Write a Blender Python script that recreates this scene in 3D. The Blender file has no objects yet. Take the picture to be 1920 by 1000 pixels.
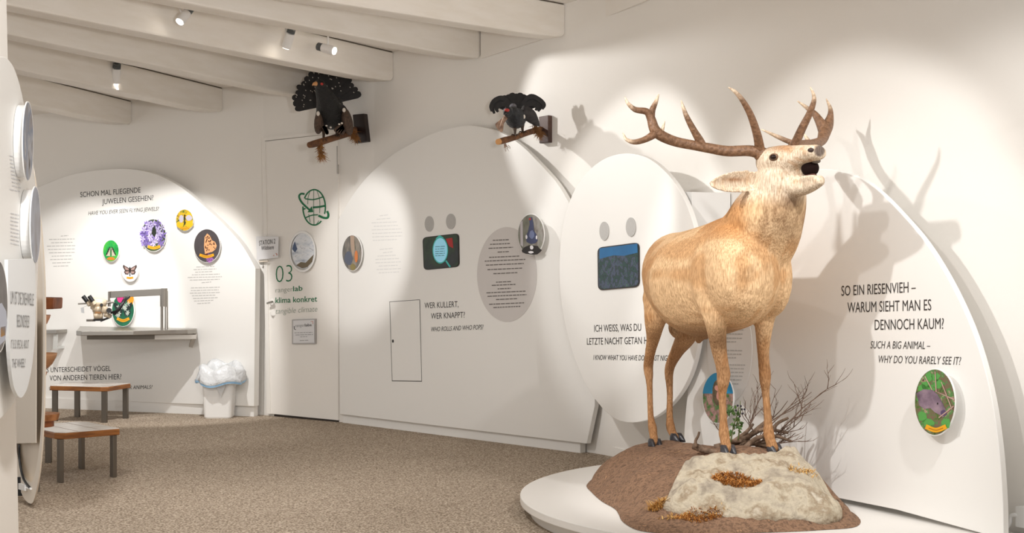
import bpy, math, random
import numpy as np
from mathutils import Vector

# ------------------------------------------------------------------ camera, world, exposure
F, CX, HY, H = 2600.0, 960.0, 505.0, 1.18      # focal length in px, principal column, horizon row, eye height
scene = bpy.context.scene
col = scene.collection
cam_data = bpy.data.cameras.new('camera')
cam_data.sensor_width = 36.0
cam_data.lens = F / 1920.0 * 36.0
cam_data.shift_y = (HY - 500.0) / 1920.0
cam_data.clip_end = 100
cam = bpy.data.objects.new('camera', cam_data)
cam.location = (0, 0, H)
cam.rotation_euler = (math.pi / 2, 0, 0)
col.objects.link(cam)
scene.camera = cam

world = bpy.data.worlds.new('world')
scene.world = world
world.use_nodes = True
bg = world.node_tree.nodes['Background']
bg.inputs[0].default_value = (1.0, 0.965, 0.925, 1)
bg.inputs[1].default_value = 0.70

scene.view_settings.view_transform = 'Standard'
scene.view_settings.look = 'None'
scene.view_settings.gamma = 1.0
scene.view_settings.exposure = 0.16
scene.view_settings.use_curve_mapping = False

WARM = (1.0, 0.985, 0.965)
def spot(loc, target, power, size_deg, blend=0.35, radius=0.03, color=WARM):
    d = bpy.data.lights.new('track_or_fill_light', 'SPOT')
    d.energy = power; d.spot_size = math.radians(size_deg); d.spot_blend = blend
    d.shadow_soft_size = radius; d.color = color
    o = bpy.data.objects.new('track_or_fill_light', d)
    o.location = loc
    v = Vector(target) - Vector(loc)
    o.rotation_euler = v.to_track_quat('-Z', 'Y').to_euler()
    col.objects.link(o)
    return o
# track spots of the room outside the frame, plus added fill spots (the visible ones carry their own light)
spot((-1.2, 4.75, 2.85), (1.25, 6.5, 1.0), 188, 46, 0.3, 0.045)      # key on the stag, from the left
spot((-0.45, 4.0, 2.9), (1.3, 6.3, 0.75), 70, 44, 0.5, 0.05)
spot((2.05, 3.9, 2.95), (1.3, 6.8, 0.62), 165, 46, 0.6, 0.06)  # added fill from the right, lightens the panel behind the stag
spot((-0.95, 7.0, 2.48), (0.75, 8.4, 1.4), 92, 46, 0.35, 0.03)        # egg panel with screen
spot((-2.0, 8.2, 2.45), (-1.15, 10.3, 1.4), 135, 27, 0.6, 0.03)         # left part of the low egg panel
spot((-2.5, 9.8, 2.4), (-2.95, 11.35, .62), 125, 62, 0.35, 0.025)        # butterfly panel
spot((-3.35, 10.1, 2.36), (-3.65, 11.6, .62), 90, 60, 0.4, 0.03)
spot((-1.0, 3.6, 2.9), (-2.0, 5.6, 1.4), 110, 60, 0.5, 0.05)           # left panels
spot((-1.0, 4.0, 2.9), (-1.1, 6.0, 0.0), 260, 58, 0.9, 0.06)           # added spot on the carpet, its bounce brightens the ceiling
spot((0.3, 2.2, 1.6), (-1.3, 8.0, 2.75), 280, 60, 1.0, 0.12)            # added unseen spot, aimed upwards to brighten the ceiling
spot((-2.4, 6.2, 2.5), (-1.4, 8.6, 0.0), 95, 80, 0.9, 0.06)  # second added floor spot, wide and soft, for more bounce

# ------------------------------------------------------------------ pixel helpers (1920 x 1000 frame)
def P(px, py, Y):
    return np.array([(px - CX) / F * Y, Y, H + (HY - py) / F * Y])
def PZ(px, py, z=0.0):
    Y = (H - z) * F / (py - HY)
    return P(px, py, Y)

class Plane:
    """vertical plane; t = horizontal direction to the image right, n = normal towards the room"""
    def __init__(s, x, y, phi):
        a = math.radians(phi)
        s.p = np.array([x, y, 0.0]); s.t = np.array([math.cos(a), -math.sin(a), 0.0])
        s.n = np.array([-math.sin(a), -math.cos(a), 0.0]); s.z = np.array([0, 0, 1.0])
    def hit(s, px, py, off=0.0):
        d = np.array([(px - CX) / F, 1.0, (HY - py) / F])
        Y = (s.n @ s.p + off) / (s.n[0] * d[0] + s.n[1])
        return np.array([d[0] * Y, Y, H + d[2] * Y])
    def shifted(s, off):
        q = Plane(0, 0, 0); q.p = s.p + s.n * off; q.t = s.t; q.n = s.n
        return q

# ------------------------------------------------------------------ objects
WORLD_LOC = {}
def tag(o, label=None, cat=None, group=None, kind=None):
    if label: o['label'] = label
    if cat: o['category'] = cat
    if group: o['group'] = group
    if kind: o['kind'] = kind
    return o
def thing(name, loc, label, cat, group=None):
    o = bpy.data.objects.new(name, None)
    o.empty_display_size = 0.1
    o.location = tuple(float(v) for v in loc); col.objects.link(o)
    WORLD_LOC[o] = np.array(loc, float)
    return tag(o, label, cat, group)
def obj(name, geo, mat, parent=None, loc=None, smooth=False, label=None):
    v, f = geo
    v = np.asarray(v, float)
    if parent is None:
        if loc is None:
            mn, mx = v.min(0), v.max(0)
            loc = np.array([(mn[0] + mx[0]) / 2, (mn[1] + mx[1]) / 2, mn[2]])
        base = np.asarray(loc, float)
    else:
        base = WORLD_LOC[parent]
    me = bpy.data.meshes.new(name)
    me.from_pydata([tuple(p) for p in (v - base)], [], [tuple(int(i) for i in q) for q in f])
    me.materials.append(mat)
    if smooth:
        me.polygons.foreach_set('use_smooth', [True] * len(me.polygons))
    me.update()
    o = bpy.data.objects.new(name, me)
    col.objects.link(o)
    if parent is None:
        o.location = tuple(base)
    else:
        o.parent = parent
    WORLD_LOC[o] = base
    if label: o['label'] = label
    return o
def struct(name, geo, mat, parent=None, smooth=False):
    o = obj(name, geo, mat, parent, smooth=smooth)
    if parent is None: o['kind'] = 'structure'
    return o
def fix_normals(o):
    import bmesh
    b = bmesh.new(); b.from_mesh(o.data)
    bmesh.ops.recalc_face_normals(b, faces=b.faces)
    b.to_mesh(o.data); b.free()
    return o
def bevel(o, w=0.004, seg=2):
    m = o.modifiers.new('bevel', 'BEVEL'); m.width = w; m.segments = seg; m.limit_method = 'ANGLE'; m.angle_limit = math.radians(50)
    return o

# ------------------------------------------------------------------ geometry
def cat(*gs):
    V, Fc, n = [], [], 0
    for v, f in gs:
        v = np.asarray(v, float)
        V.append(v); Fc += [tuple(i + n for i in q) for q in f]; n += len(v)
    return np.vstack(V), Fc
def box(c, ux, uy, uz):
    c, ux, uy, uz = (np.asarray(q, float) for q in (c, ux, uy, uz))
    v = [c + a * ux + b * uy + d * uz for d in (-1, 1) for b in (-1, 1) for a in (-1, 1)]
    return np.array(v), [(0, 2, 3, 1), (4, 5, 7, 6), (0, 1, 5, 4), (2, 6, 7, 3), (0, 4, 6, 2), (1, 3, 7, 5)]
def abox(x0, x1, y0, y1, z0, z1):
    return box(((x0 + x1) / 2, (y0 + y1) / 2, (z0 + z1) / 2), ((x1 - x0) / 2, 0, 0), (0, (y1 - y0) / 2, 0), (0, 0, (z1 - z0) / 2))
def bar(a, b, w, h, up=(0, 0, 1)):
    a, b, up = (np.asarray(q, float) for q in (a, b, up))
    d = b - a; L = np.linalg.norm(d); d /= L
    s = np.cross(d, up); s /= np.linalg.norm(s); u = np.cross(s, d)
    return box((a + b) / 2, d * L / 2, s * w / 2, u * h / 2)
def frames(pts):
    pts = np.asarray(pts, float)
    T = np.gradient(pts, axis=0); T /= np.linalg.norm(T, axis=1)[:, None] + 1e-12
    r = np.array([0, 0, 1.0]) if abs(T[0][2]) < 0.9 else np.array([1.0, 0, 0])
    out = []
    for t in T:
        r = r - t * (r @ t); r /= np.linalg.norm(r) + 1e-12
        out.append((r, np.cross(t, r)))
    return out
def tube(pts, rad, n=10, cap=True):
    pts = np.asarray(pts, float); rad = np.broadcast_to(np.asarray(rad, float), (len(pts),))
    V, Fc = [], []
    fr = frames(pts)
    for p, r, (a, b) in zip(pts, rad, fr):
        for k in range(n):
            w = 2 * math.pi * k / n
            V.append(p + r * (math.cos(w) * a + math.sin(w) * b))
    for i in range(len(pts) - 1):
        for k in range(n):
            k2 = (k + 1) % n
            Fc.append((i * n + k, i * n + k2, (i + 1) * n + k2, (i + 1) * n + k))
    if cap:
        Fc.append(tuple(range(n - 1, -1, -1))); Fc.append(tuple((len(pts) - 1) * n + k for k in range(n)))
    return np.array(V), Fc
def spline(pts, m=8):
    """Catmull-Rom through the points (rows may carry radii too)"""
    p = np.asarray(pts, float)
    q = np.vstack([2 * p[0] - p[1], p, 2 * p[-1] - p[-2]])
    out = []
    for i in range(1, len(q) - 2):
        for t in np.linspace(0, 1, m, endpoint=False):
            a, b, c, d = q[i - 1], q[i], q[i + 1], q[i + 2]
            out.append(0.5 * (2 * b + (c - a) * t + (2 * a - 5 * b + 4 * c - d) * t ** 2 + (3 * b - a - 3 * c + d) * t ** 3))
    out.append(q[-2])
    return np.array(out)
def closed_spline(pts, m=6):
    p = np.asarray(pts, float); n = len(p); out = []
    for i in range(n):
        a, b, c, d = p[i - 1], p[i], p[(i + 1) % n], p[(i + 2) % n]
        for t in np.linspace(0, 1, m, endpoint=False):
            out.append(0.5 * (2 * b + (c - a) * t + (2 * a - 5 * b + 4 * c - d) * t ** 2 + (3 * b - a - 3 * c + d) * t ** 3))
    return np.array(out)
def stube(pts, rad, n=8, m=6, cap=True):
    q = spline(np.column_stack([np.asarray(pts, float), np.broadcast_to(rad, (len(pts),))]), m)
    return tube(q[:, :3], np.maximum(q[:, 3], 1e-4), n, cap)
def ellipsoid(c, a, b, d, nu=16, nv=10):
    c, a, b, d = (np.asarray(q, float) for q in (c, a, b, d))
    V = [c - d]; Fc = []
    for j in range(1, nv):
        th = -math.pi / 2 + math.pi * j / nv
        for i in range(nu):
            ph = 2 * math.pi * i / nu
            V.append(c + math.cos(th) * (math.cos(ph) * a + math.sin(ph) * b) + math.sin(th) * d)
    V.append(c + d); top = len(V) - 1
    for i in range(nu):
        Fc.append((0, 1 + (i + 1) % nu, 1 + i))
        for j in range(nv - 2):
            Fc.append((1 + j * nu + i, 1 + j * nu + (i + 1) % nu, 1 + (j + 1) * nu + (i + 1) % nu, 1 + (j + 1) * nu + i))
        Fc.append((top, 1 + (nv - 2) * nu + i, 1 + (nv - 2) * nu + (i + 1) % nu))
    return np.array(V), Fc
def ball(c, r, nu=14, nv=9):
    return ellipsoid(c, (r, 0, 0), (0, r, 0), (0, 0, r), nu, nv)
def loft(rings, cap=True):
    V = np.vstack(rings); n = len(rings[0]); Fc = []
    for i in range(len(rings) - 1):
        for k in range(n):
            k2 = (k + 1) % n
            Fc.append((i * n + k, i * n + k2, (i + 1) * n + k2, (i + 1) * n + k))
    if cap:
        Fc.append(tuple(range(n - 1, -1, -1))); Fc.append(tuple((len(rings) - 1) * n + k for k in range(n)))
    return V, Fc
def slab(front, back_vec):
    """closed slab: a front outline (3D) pushed along back_vec"""
    f = np.asarray(front, float); b = f + np.asarray(back_vec, float); n = len(f)
    Fc = [tuple(range(n)), tuple(range(2 * n - 1, n - 1, -1))]
    for k in range(n):
        k2 = (k + 1) % n
        Fc.append((k, n + k, n + k2, k2))
    return np.vstack([f, b]), Fc
def flat(front):
    return np.asarray(front, float), [tuple(range(len(front)))]

# ------------------------------------------------------------------ materials
MATS = {}
def lin(c):
    return tuple(((x / 255.0) / 12.92 if x / 255.0 <= 0.04045 else ((x / 255.0 + 0.055) / 1.055) ** 2.4) for x in c)
def mat(name, rgb, rough=0.6, metal=0.0, emit=0.0, noise=None, bump=None, alpha=None, spec=None, stretch=None):
    """rgb in sRGB 0-255; noise = (rgb2, scale, detail); bump = (strength, scale)"""
    if name in MATS: return MATS[name]
    m = bpy.data.materials.new(name); m.use_nodes = True; MATS[name] = m
    nt = m.node_tree; b = nt.nodes['Principled BSDF']
    b.inputs['Base Color'].default_value = (*lin(rgb), 1)
    b.inputs['Roughness'].default_value = rough; b.inputs['Metallic'].default_value = metal
    if spec is not None: b.inputs['Specular IOR Level'].default_value = spec
    if emit:
        b.inputs['Emission Color'].default_value = (*lin(rgb), 1); b.inputs['Emission Strength'].default_value = emit
    if alpha is not None: b.inputs['Alpha'].default_value = alpha
    co = nt.nodes.new('ShaderNodeTexCoord'); src = co.outputs['Object']
    if stretch:
        mp = nt.nodes.new('ShaderNodeMapping'); mp.inputs['Scale'].default_value = stretch
        nt.links.new(src, mp.inputs[0]); src = mp.outputs[0]
    if noise:
        n = nt.nodes.new('ShaderNodeTexNoise'); n.inputs['Scale'].default_value = noise[1]; n.inputs['Detail'].default_value = noise[2]
        nt.links.new(src, n.inputs['Vector'])
        r = nt.nodes.new('ShaderNodeValToRGB')
        r.color_ramp.elements[0].position = 0.36; r.color_ramp.elements[1].position = 0.64
        r.color_ramp.elements[0].color = (*lin(rgb), 1); r.color_ramp.elements[1].color = (*lin(noise[0]), 1)
        nt.links.new(n.outputs['Fac'], r.inputs[0]); nt.links.new(r.outputs[0], b.inputs['Base Color'])
        if emit: nt.links.new(r.outputs[0], b.inputs['Emission Color'])
    if bump:
        n2 = nt.nodes.new('ShaderNodeTexNoise'); n2.inputs['Scale'].default_value = bump[1]; n2.inputs['Detail'].default_value = 4
        nt.links.new(src, n2.inputs['Vector'])
        bp = nt.nodes.new('ShaderNodeBump'); bp.inputs['Strength'].default_value = bump[0]; bp.inputs['Distance'].default_value = 0.02
        nt.links.new(n2.outputs['Fac'], bp.inputs['Height']); nt.links.new(bp.outputs[0], b.inputs['Normal'])
    return m
def mat_print(name, colors, scale, kind='noise', emit=0.0, detail=3.0, stretch=(1, 1, 1)):
    """a printed photograph: several colours spread by a procedural texture"""
    if name in MATS: return MATS[name]
    m = bpy.data.materials.new(name); m.use_nodes = True; MATS[name] = m
    nt = m.node_tree; b = nt.nodes['Principled BSDF']; b.inputs['Roughness'].default_value = 0.35
    co = nt.nodes.new('ShaderNodeTexCoord'); mp = nt.nodes.new('ShaderNodeMapping'); mp.inputs['Scale'].default_value = stretch
    nt.links.new(co.outputs['Object'], mp.inputs[0])
    if kind == 'noise':
        t = nt.nodes.new('ShaderNodeTexNoise'); t.inputs['Detail'].default_value = detail; t.inputs['Roughness'].default_value = 0.6
        out = t.outputs['Fac']
    else:
        t = nt.nodes.new('ShaderNodeTexVoronoi'); out = t.outputs['Color']
    t.inputs['Scale'].default_value = scale
    nt.links.new(mp.outputs[0], t.inputs['Vector'])
    r = nt.nodes.new('ShaderNodeValToRGB'); e = r.color_ramp.elements
    lo, hi = (0.3, 0.7) if kind == 'noise' else (0.1, 0.9)
    k = len(colors)
    e[0].position = lo; e[0].color = (*lin(colors[0]), 1); e[1].position = hi; e[1].color = (*lin(colors[-1]), 1)
    for i in range(1, k - 1):
        q = e.new(lo + (hi - lo) * i / (k - 1)); q.color = (*lin(colors[i]), 1)
    nt.links.new(out, r.inputs[0]); nt.links.new(r.outputs[0], b.inputs['Base Color'])
    if emit:
        nt.links.new(r.outputs[0], b.inputs['Emission Color']); b.inputs['Emission Strength'].default_value = emit
    return m

M_WALL = mat('wall_paint', (242, 238, 232), 0.75, bump=(0.03, 60))
M_CEIL = mat('ceiling_paint', (244, 239, 232), 0.7)
M_BEAM = mat('beam_paint', (243, 238, 231), 0.6, noise=((238, 232, 223), 3.0, 3), bump=(0.06, 30), stretch=(1, 1, 6))
M_PANEL = mat('panel_white', (242, 240, 236), 0.42)
M_EDGE = mat('panel_core', (226, 214, 198), 0.6)
M_WHITE = mat('white_plastic', (240, 239, 237), 0.4)
M_INK = mat('dark_ink', (52, 48, 46), 0.6)
M_INK2 = mat('grey_ink', (66, 62, 59), 0.6)
M_PALE = mat('pale_ink', (196, 194, 191), 0.6)
M_GREEN = mat('green_ink', (0, 112, 66), 0.5)
M_YEL = mat('caption_yellow', (236, 168, 28), 0.5)
M_STEEL = mat('brushed_steel', (172, 168, 162), 0.32, 1.0, bump=(0.02, 200))
M_STEELD = mat('leg_steel', (122, 116, 108), 0.36, 0.9)
M_BLACK = mat('black_plastic', (22, 22, 24), 0.4)

# ================================================================== the room
BW = Plane(-2.01, 11.21, 20.9)          # back wall
DW = Plane(-1.941, 11.156, 36.7)        # wall with the door
W1 = Plane(-1.041, 10.48, 45.0)         # wall behind the low egg panel
RW = Plane(0.670, 8.677, 64.0)          # right wall
c_far = np.array([-2.01, 11.21]) - 5.2 * BW.t[:2]
c_door = np.array([-2.01, 11.21]); c_1 = np.array([-1.041, 10.48]); _s = (9.439 - 0.670 - 8.677) / (RW.t[0] + RW.t[1]); c_2 = np.array([0.670, 8.677]) + _s * RW.t[:2]
c_end = c_2 + 5.4 * RW.t[:2]
def wallgeo(a, b, n, z0=0.0, z1=3.4, th=0.12):
    a3, b3 = np.array([a[0], a[1], z0]), np.array([b[0], b[1], z0]); up = np.array([0, 0, z1 - z0])
    return slab([a3, b3, b3 + up, a3 + up], -n * th)
# carpet
mc = bpy.data.materials.new('carpet'); mc.use_nodes = True
nt = mc.node_tree; b = nt.nodes['Principled BSDF']; b.inputs['Roughness'].default_value = 0.95; b.inputs['Specular IOR Level'].default_value = 0.1
co = nt.nodes.new('ShaderNodeTexCoord')
n1 = nt.nodes.new('ShaderNodeTexNoise'); n1.inputs['Scale'].default_value = 105; n1.inputs['Detail'].default_value = 2.5
n2 = nt.nodes.new('ShaderNodeTexNoise'); n2.inputs['Scale'].default_value = 3.0; n2.inputs['Detail'].default_value = 3
nt.links.new(co.outputs['Object'], n1.inputs['Vector']); nt.links.new(co.outputs['Object'], n2.inputs['Vector'])
r = nt.nodes.new('ShaderNodeValToRGB'); e = r.color_ramp.elements
e[0].position = 0.33; e[0].color = (*lin((116, 102, 88)), 1); e[1].position = 0.68; e[1].color = (*lin((212, 198, 180)), 1)
q = e.new(0.5); q.color = (*lin((170, 154, 136)), 1)
nt.links.new(n1.outputs['Fac'], r.inputs[0])
mx = nt.nodes.new('ShaderNodeMix'); mx.data_type = 'RGBA'; mx.blend_type = 'MULTIPLY'; mx.inputs['Factor'].default_value = 0.25
nt.links.new(r.outputs[0], mx.inputs[6]); nt.links.new(n2.outputs['Color'], mx.inputs[7]); 
r2 = nt.nodes.new('ShaderNodeValToRGB'); r2.color_ramp.elements[0].color = (0.75, 0.73, 0.72, 1); r2.color_ramp.elements[1].color = (1, 1, 1, 1)
nt.links.new(n2.outputs['Fac'], r2.inputs[0]); nt.links.new(r2.outputs[0], mx.inputs[7])
nt.links.new(mx.outputs[2], b.inputs['Base Color'])
bp = nt.nodes.new('ShaderNodeBump'); bp.inputs['Strength'].default_value = 0.55; bp.inputs['Distance'].default_value = 0.01
nt.links.new(n1.outputs['Fac'], bp.inputs['Height']); nt.links.new(bp.outputs[0], b.inputs['Normal'])
fl = [(-6.9, 1.0, 0), (3.6, 1.0, 0), (*c_end, 0), (*c_2, 0), (*c_1, 0), (*c_door, 0), (*c_far, 0)]
struct('floor', slab(fl, (0, 0, -0.06)), mc)
# walls
struct('wall_back', wallgeo(c_far, c_door, BW.n), M_WALL)
struct('wall_door', wallgeo(c_door, c_1, DW.n), M_WALL)
m_a, m_b = c_2 - .36 * W1.t[:2], c_2 + .36 * RW.t[:2]
struct('wall_middle', wallgeo(c_1, m_a, W1.n), M_WALL)
pl2 = [(1 - t) ** 2 * m_a + 2 * t * (1 - t) * c_2 + t * t * m_b for t in np.linspace(0, 1, 13)] + [c_end]     # the corner is softly rounded
nn2 = [W1.n[:2] * (1 - t) + RW.n[:2] * t for t in np.linspace(0, 1, 13)] + [RW.n[:2]]
wr = [np.array([(*p, 0.0), (*p, 3.4), (*(p - n * .12), 3.4), (*(p - n * .12), 0.0)]) for p, n in zip(pl2, nn2)]
fix_normals(struct('wall_right', loft(wr), M_WALL))
# ceiling (slightly tilted plane that starts a good way behind the lamps)
def zc(x, y): return 2.80 + 0.0716 * (x + 0.876) - 0.0276 * (y - 10.3)
ce = [(-6.9, 5.2), (2.25, 5.2), (*c_2,), (*c_1,), (*c_door,), (*c_far,)]
struct('ceiling', slab([(x, y, zc(x, y)) for x, y in ce], (0, 0, 0.08)), M_CEIL)

# beams: front top edge ends on the wall, run towards the camera; image slopes give their direction
def beam(k, plane, px, py, m, L, hgt, wid=0.15, round_len=0.42):
    e0 = plane.hit(px, py)
    d = np.array([1.0, m]); d /= np.linalg.norm(d)
    side = np.array([-d[1], d[0]])                    # away from the camera
    if side[1] < 0: side = -side
    back = side * wid
    prof = [(0.0, hgt * 0.86), (0.03, hgt * 0.97), (0.10, hgt), (round_len, hgt * 1.04), (L, hgt * 1.04)]
    rings = []
    for s, h in prof:
        x, y = e0[:2] - d * s
        zt = zc(x, y) - 0.001
        xb, yb = x + back[0], y + back[1]
        rings.append(np.array([(x, y, zt), (x, y, zt - h), (xb, yb, zt - h), (xb, yb, zt)]))
    o = struct('trim_%d' % k, loft(rings), M_BEAM)
    fix_normals(o); bevel(o, 0.012, 2)
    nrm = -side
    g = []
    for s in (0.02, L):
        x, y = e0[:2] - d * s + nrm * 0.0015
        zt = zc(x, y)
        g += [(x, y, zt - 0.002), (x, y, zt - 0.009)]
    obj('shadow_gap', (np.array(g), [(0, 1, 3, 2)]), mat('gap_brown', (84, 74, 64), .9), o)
    return o
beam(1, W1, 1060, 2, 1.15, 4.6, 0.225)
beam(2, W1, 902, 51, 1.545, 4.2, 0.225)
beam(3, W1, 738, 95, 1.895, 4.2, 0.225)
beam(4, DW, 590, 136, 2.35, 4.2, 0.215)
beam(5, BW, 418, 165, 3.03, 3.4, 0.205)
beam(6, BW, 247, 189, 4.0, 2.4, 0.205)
# wall plate under the beam ends along the right wall
def plate(k, pl, x0, y0, x1, y1, h=0.3):
    a, b2 = pl.hit(x0, y0), pl.hit(x1, y1)
    up = np.array([0, 0, h])
    struct('trim_%d' % k, slab([a + pl.n * 0.02, b2 + pl.n * 0.02, b2 + up + pl.n * 0.02, a + up + pl.n * 0.02], -pl.n * 0.019), M_CEIL)
plate(7, W1, 905, 110, 1056, 63)
plate(8, RW, 1082, 56, 1240, -8)

# skirting seen below the hanging egg panel
a, b2 = RW.hit(1092, 851), RW.hit(1300, 900)
a[2] = b2[2] = 0.0
struct('baseboard_right', slab([a + RW.n * 0.012, b2 + RW.n * 0.012, b2 + RW.n * 0.012 + (0, 0, 0.06), a + RW.n * 0.012 + (0, 0, 0.06)], -RW.n * 0.011), M_WALL)

# ------------------------------------------------------------------ drawing on planes
def quadline(pl, x0, y0, x1, y1, h, off):
    a, b = pl.hit(x0, y0, off), pl.hit(x1, y1, off)
    ya, yb = a[1], b[1]
    return np.array([a - (0, 0, h / 2 * ya / F), b - (0, 0, h / 2 * yb / F), b + (0, 0, h / 2 * yb / F), a + (0, 0, h / 2 * ya / F)]), [(0, 1, 2, 3)]
_FONT = {}
def text_geo(s, italic=False, bold=0.0):
    cu = bpy.data.curves.new('lettering', 'FONT'); cu.body = s; cu.size = 1.0; cu.offset = bold
    cu.shear = 0.22 if italic else 0.0; cu.resolution_u = 3
    o = bpy.data.objects.new('lettering', cu); col.objects.link(o)
    dg = bpy.context.evaluated_depsgraph_get()
    me = bpy.data.meshes.new_from_object(o.evaluated_get(dg))
    v = np.array([tuple(q.co) for q in me.vertices]); f = [tuple(p.vertices) for p in me.polygons]
    bpy.data.objects.remove(o); bpy.data.meshes.remove(me); bpy.data.curves.remove(cu)
    return v, f
CAPH = 0.70
def text_on(pl, s, x0, y0, x1, y1, cap, off=0.0012, italic=False, bold=0.0):
    """baseline from pixel (x0,y0) to (x1,y1), cap height in pixels"""
    v, f = text_geo(s, italic, bold)
    A, B = pl.hit(x0, y0, off), pl.hit(x1, y1, off)
    mn, mx = v[:, 0].min(), v[:, 0].max()
    sx = (v[:, 0] - mn) / (mx - mn)
    kz = cap * A[1] / F / CAPH
    return A + (B - A) * sx[:, None] + np.array([0, 0, 1.0]) * (v[:, 1] * kz)[:, None], f
def para(pl, rows, h, off=0.0012, seed=1):
    """unreadably small lines of print as broken bars: rows of (x0, y0, x1, y1)"""
    rnd = random.Random(seed); gs = []
    for x0, y0, x1, y1 in rows:
        t = 0.0; L = x1 - x0
        while t < L:
            w = min(rnd.uniform(3.0, 9.0), L - t)
            if w > 1.0:
                ya = y0 + (y1 - y0) * t / L; yb = y0 + (y1 - y0) * (t + w) / L
                gs.append(quadline(pl, x0 + t, ya, x0 + t + w, yb, h, off))
            t += w + 1.1
    return cat(*gs)
def stroke(pl, pts, w, off=0.0015, smooth=True, m=6):
    p = spline(pts, m) if smooth and len(pts) > 2 else np.asarray(pts, float)
    T = np.gradient(p, axis=0); T /= np.linalg.norm(T, axis=1)[:, None]
    N = np.column_stack([-T[:, 1], T[:, 0]]) * w / 2
    V, Fc = [], []
    for q, n in zip(p, N):
        V += [pl.hit(*(q + n), off), pl.hit(*(q - n), off)]
    for i in range(len(p) - 1):
        Fc.append((2 * i, 2 * i + 1, 2 * i + 3, 2 * i + 2))
    return np.array(V), Fc
def poly_px(pl, pts, off=0.0015):
    return flat([pl.hit(x, y, off) for x, y in pts])
def ell_px(cx, cy, rx, ry, n=40, rot=0.0):
    return [(cx + rx * math.cos(2 * math.pi * k / n), cy - ry * math.sin(2 * math.pi * k / n)) for k in range(n)]

# ================================================================== display panels
def panel(name, pl, outline, thick, label, extra_off=0.0, mat_=None):
    fr = [pl.hit(x, y, extra_off) for x, y in outline]
    o = obj(name, slab(fr, -pl.n * thick), mat_ or M_PANEL)
    tag(o, label, 'display panel')
    fix_normals(o); bevel(o, 0.003, 2)
    return o
def lines(name, geos, m, parent):
    for g in geos: obj(name, g, m, parent)
def cap(o): o['kind'] = 'stuff'; return o
# --- butterfly panel on the back wall
PB = Plane(-2.06, 11.09, 20.9).shifted(0.03)
out = [(476, 762.5), (310, 756.3), (121, 748.2), (-20, 742), (-20, 420)]
out += [tuple(q) for q in spline([(-20, 420), (20, 376), (84, 346), (140, 326), (210, 317), (258, 319), (300, 330), (340, 352), (380, 385), (420, 422), (452, 458), (474, 494), (479, 504)], 6)][1:]
out += [(479, 504)]
out = [q for i, q in enumerate(out) if i == 0 or q != out[i - 1]]
butterfly = panel('egg_panel', PB, out, 0.075, 'wide white egg-shaped wall panel about flying jewels, with butterfly picture discs')
a0, a1 = PZ(-20, 761.5), PZ(476, 781.6)
up = np.array([0, 0, 0.085])
obj('plinth', slab([a0, a1, a1 + up, a0 + up], -PB.n * 0.06), M_PANEL, butterfly)
lines('headline', (text_on(PB, 'SCHON MAL FLIEGENDE', 150.5, 370, 263.5, 361, 9.8), text_on(PB, 'JUWELEN GESEHEN?', 191.5, 383.5, 287.5, 375.5, 9.8),
    text_on(PB, 'WAS UNTERSCHEIDET VÖGEL', 70, 699, 207.5, 695.8, 9.3), text_on(PB, 'VON ANDEREN TIEREN HIER?', 93, 714.2, 227.5, 711.5, 9.8)), M_INK, butterfly)
lines('subtitle', (text_on(PB, 'HAVE YOU EVER SEEN FLYING JEWELS?', 165.5, 403.7, 298, 395, 7.2, italic=True),
    text_on(PB, 'WHAT DISTINGUISHES BIRDS FROM OTHER ANIMALS?', 92, 733, 286, 729.5, 7, italic=True)), M_INK2, butterfly)
rows = []
for k, (xa, xb) in enumerate([(114, 128), (92, 140), (96, 136), (88, 142), (90, 140), (92, 140), (97, 134), (94, 136), (98, 132), (100, 128)]):
    rows.append((xa, 443 + k * 6.3, xb, 442 + k * 6.3))
for k, (xa, xb) in enumerate([(368, 402), (363, 406), (366, 398), (360, 412), (352, 416), (356, 412), (378, 396), (358, 412), (358, 410), (356, 412), (360, 404), (362, 408), (364, 400), (370, 394)]):
    rows.append((xa, 501 + k * 4.9 + (5 if k > 6 else 0), xb, 499.5 + k * 4.9 + (5 if k > 6 else 0)))
cap(obj('caption', para(PB, rows, 1.5, seed=3), M_PALE, butterfly))

# --- low egg panel with the black-grouse questions
P1 = Plane(-1.298, 10.65, 45.3).shifted(0.03)
out1 = [(637, 777), (1100, 832.5), (1115, 762)]
out1 += [tuple(q) for q in spline([(1115, 762), (1118, 640), (1108, 520), (1090, 440), (1074, 396), (1046, 346), (1010, 305), (975, 271), (935, 247), (886, 236), (850, 239), (812, 250), (770, 270), (730, 294), (690, 330), (660, 368), (634, 412)], 5)][1:]
low = panel('egg_panel', P1, out1, 0.04, 'largest white egg-shaped panel, beside the door, with access hatch and grouse text')
a0, a1 = PZ(643, 793), PZ(1088, 850)
up = np.array([0, 0, 0.075])
obj('plinth', slab([a0, a1, a1 + up, a0 + up], -P1.n * 0.05), M_PANEL, low)
lines('headline', (text_on(P1, 'WER KULLERT,', 796, 578.6, 859.5, 576, 11), text_on(P1, 'WER KNAPPT?', 808, 598.4, 871.5, 596, 11)), M_INK, low)
obj('subtitle', text_on(P1, 'WHO ROLLS AND WHO POPS?', 808.5, 622, 906.5, 617.8, 8.6, italic=True), M_INK, low)
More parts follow.
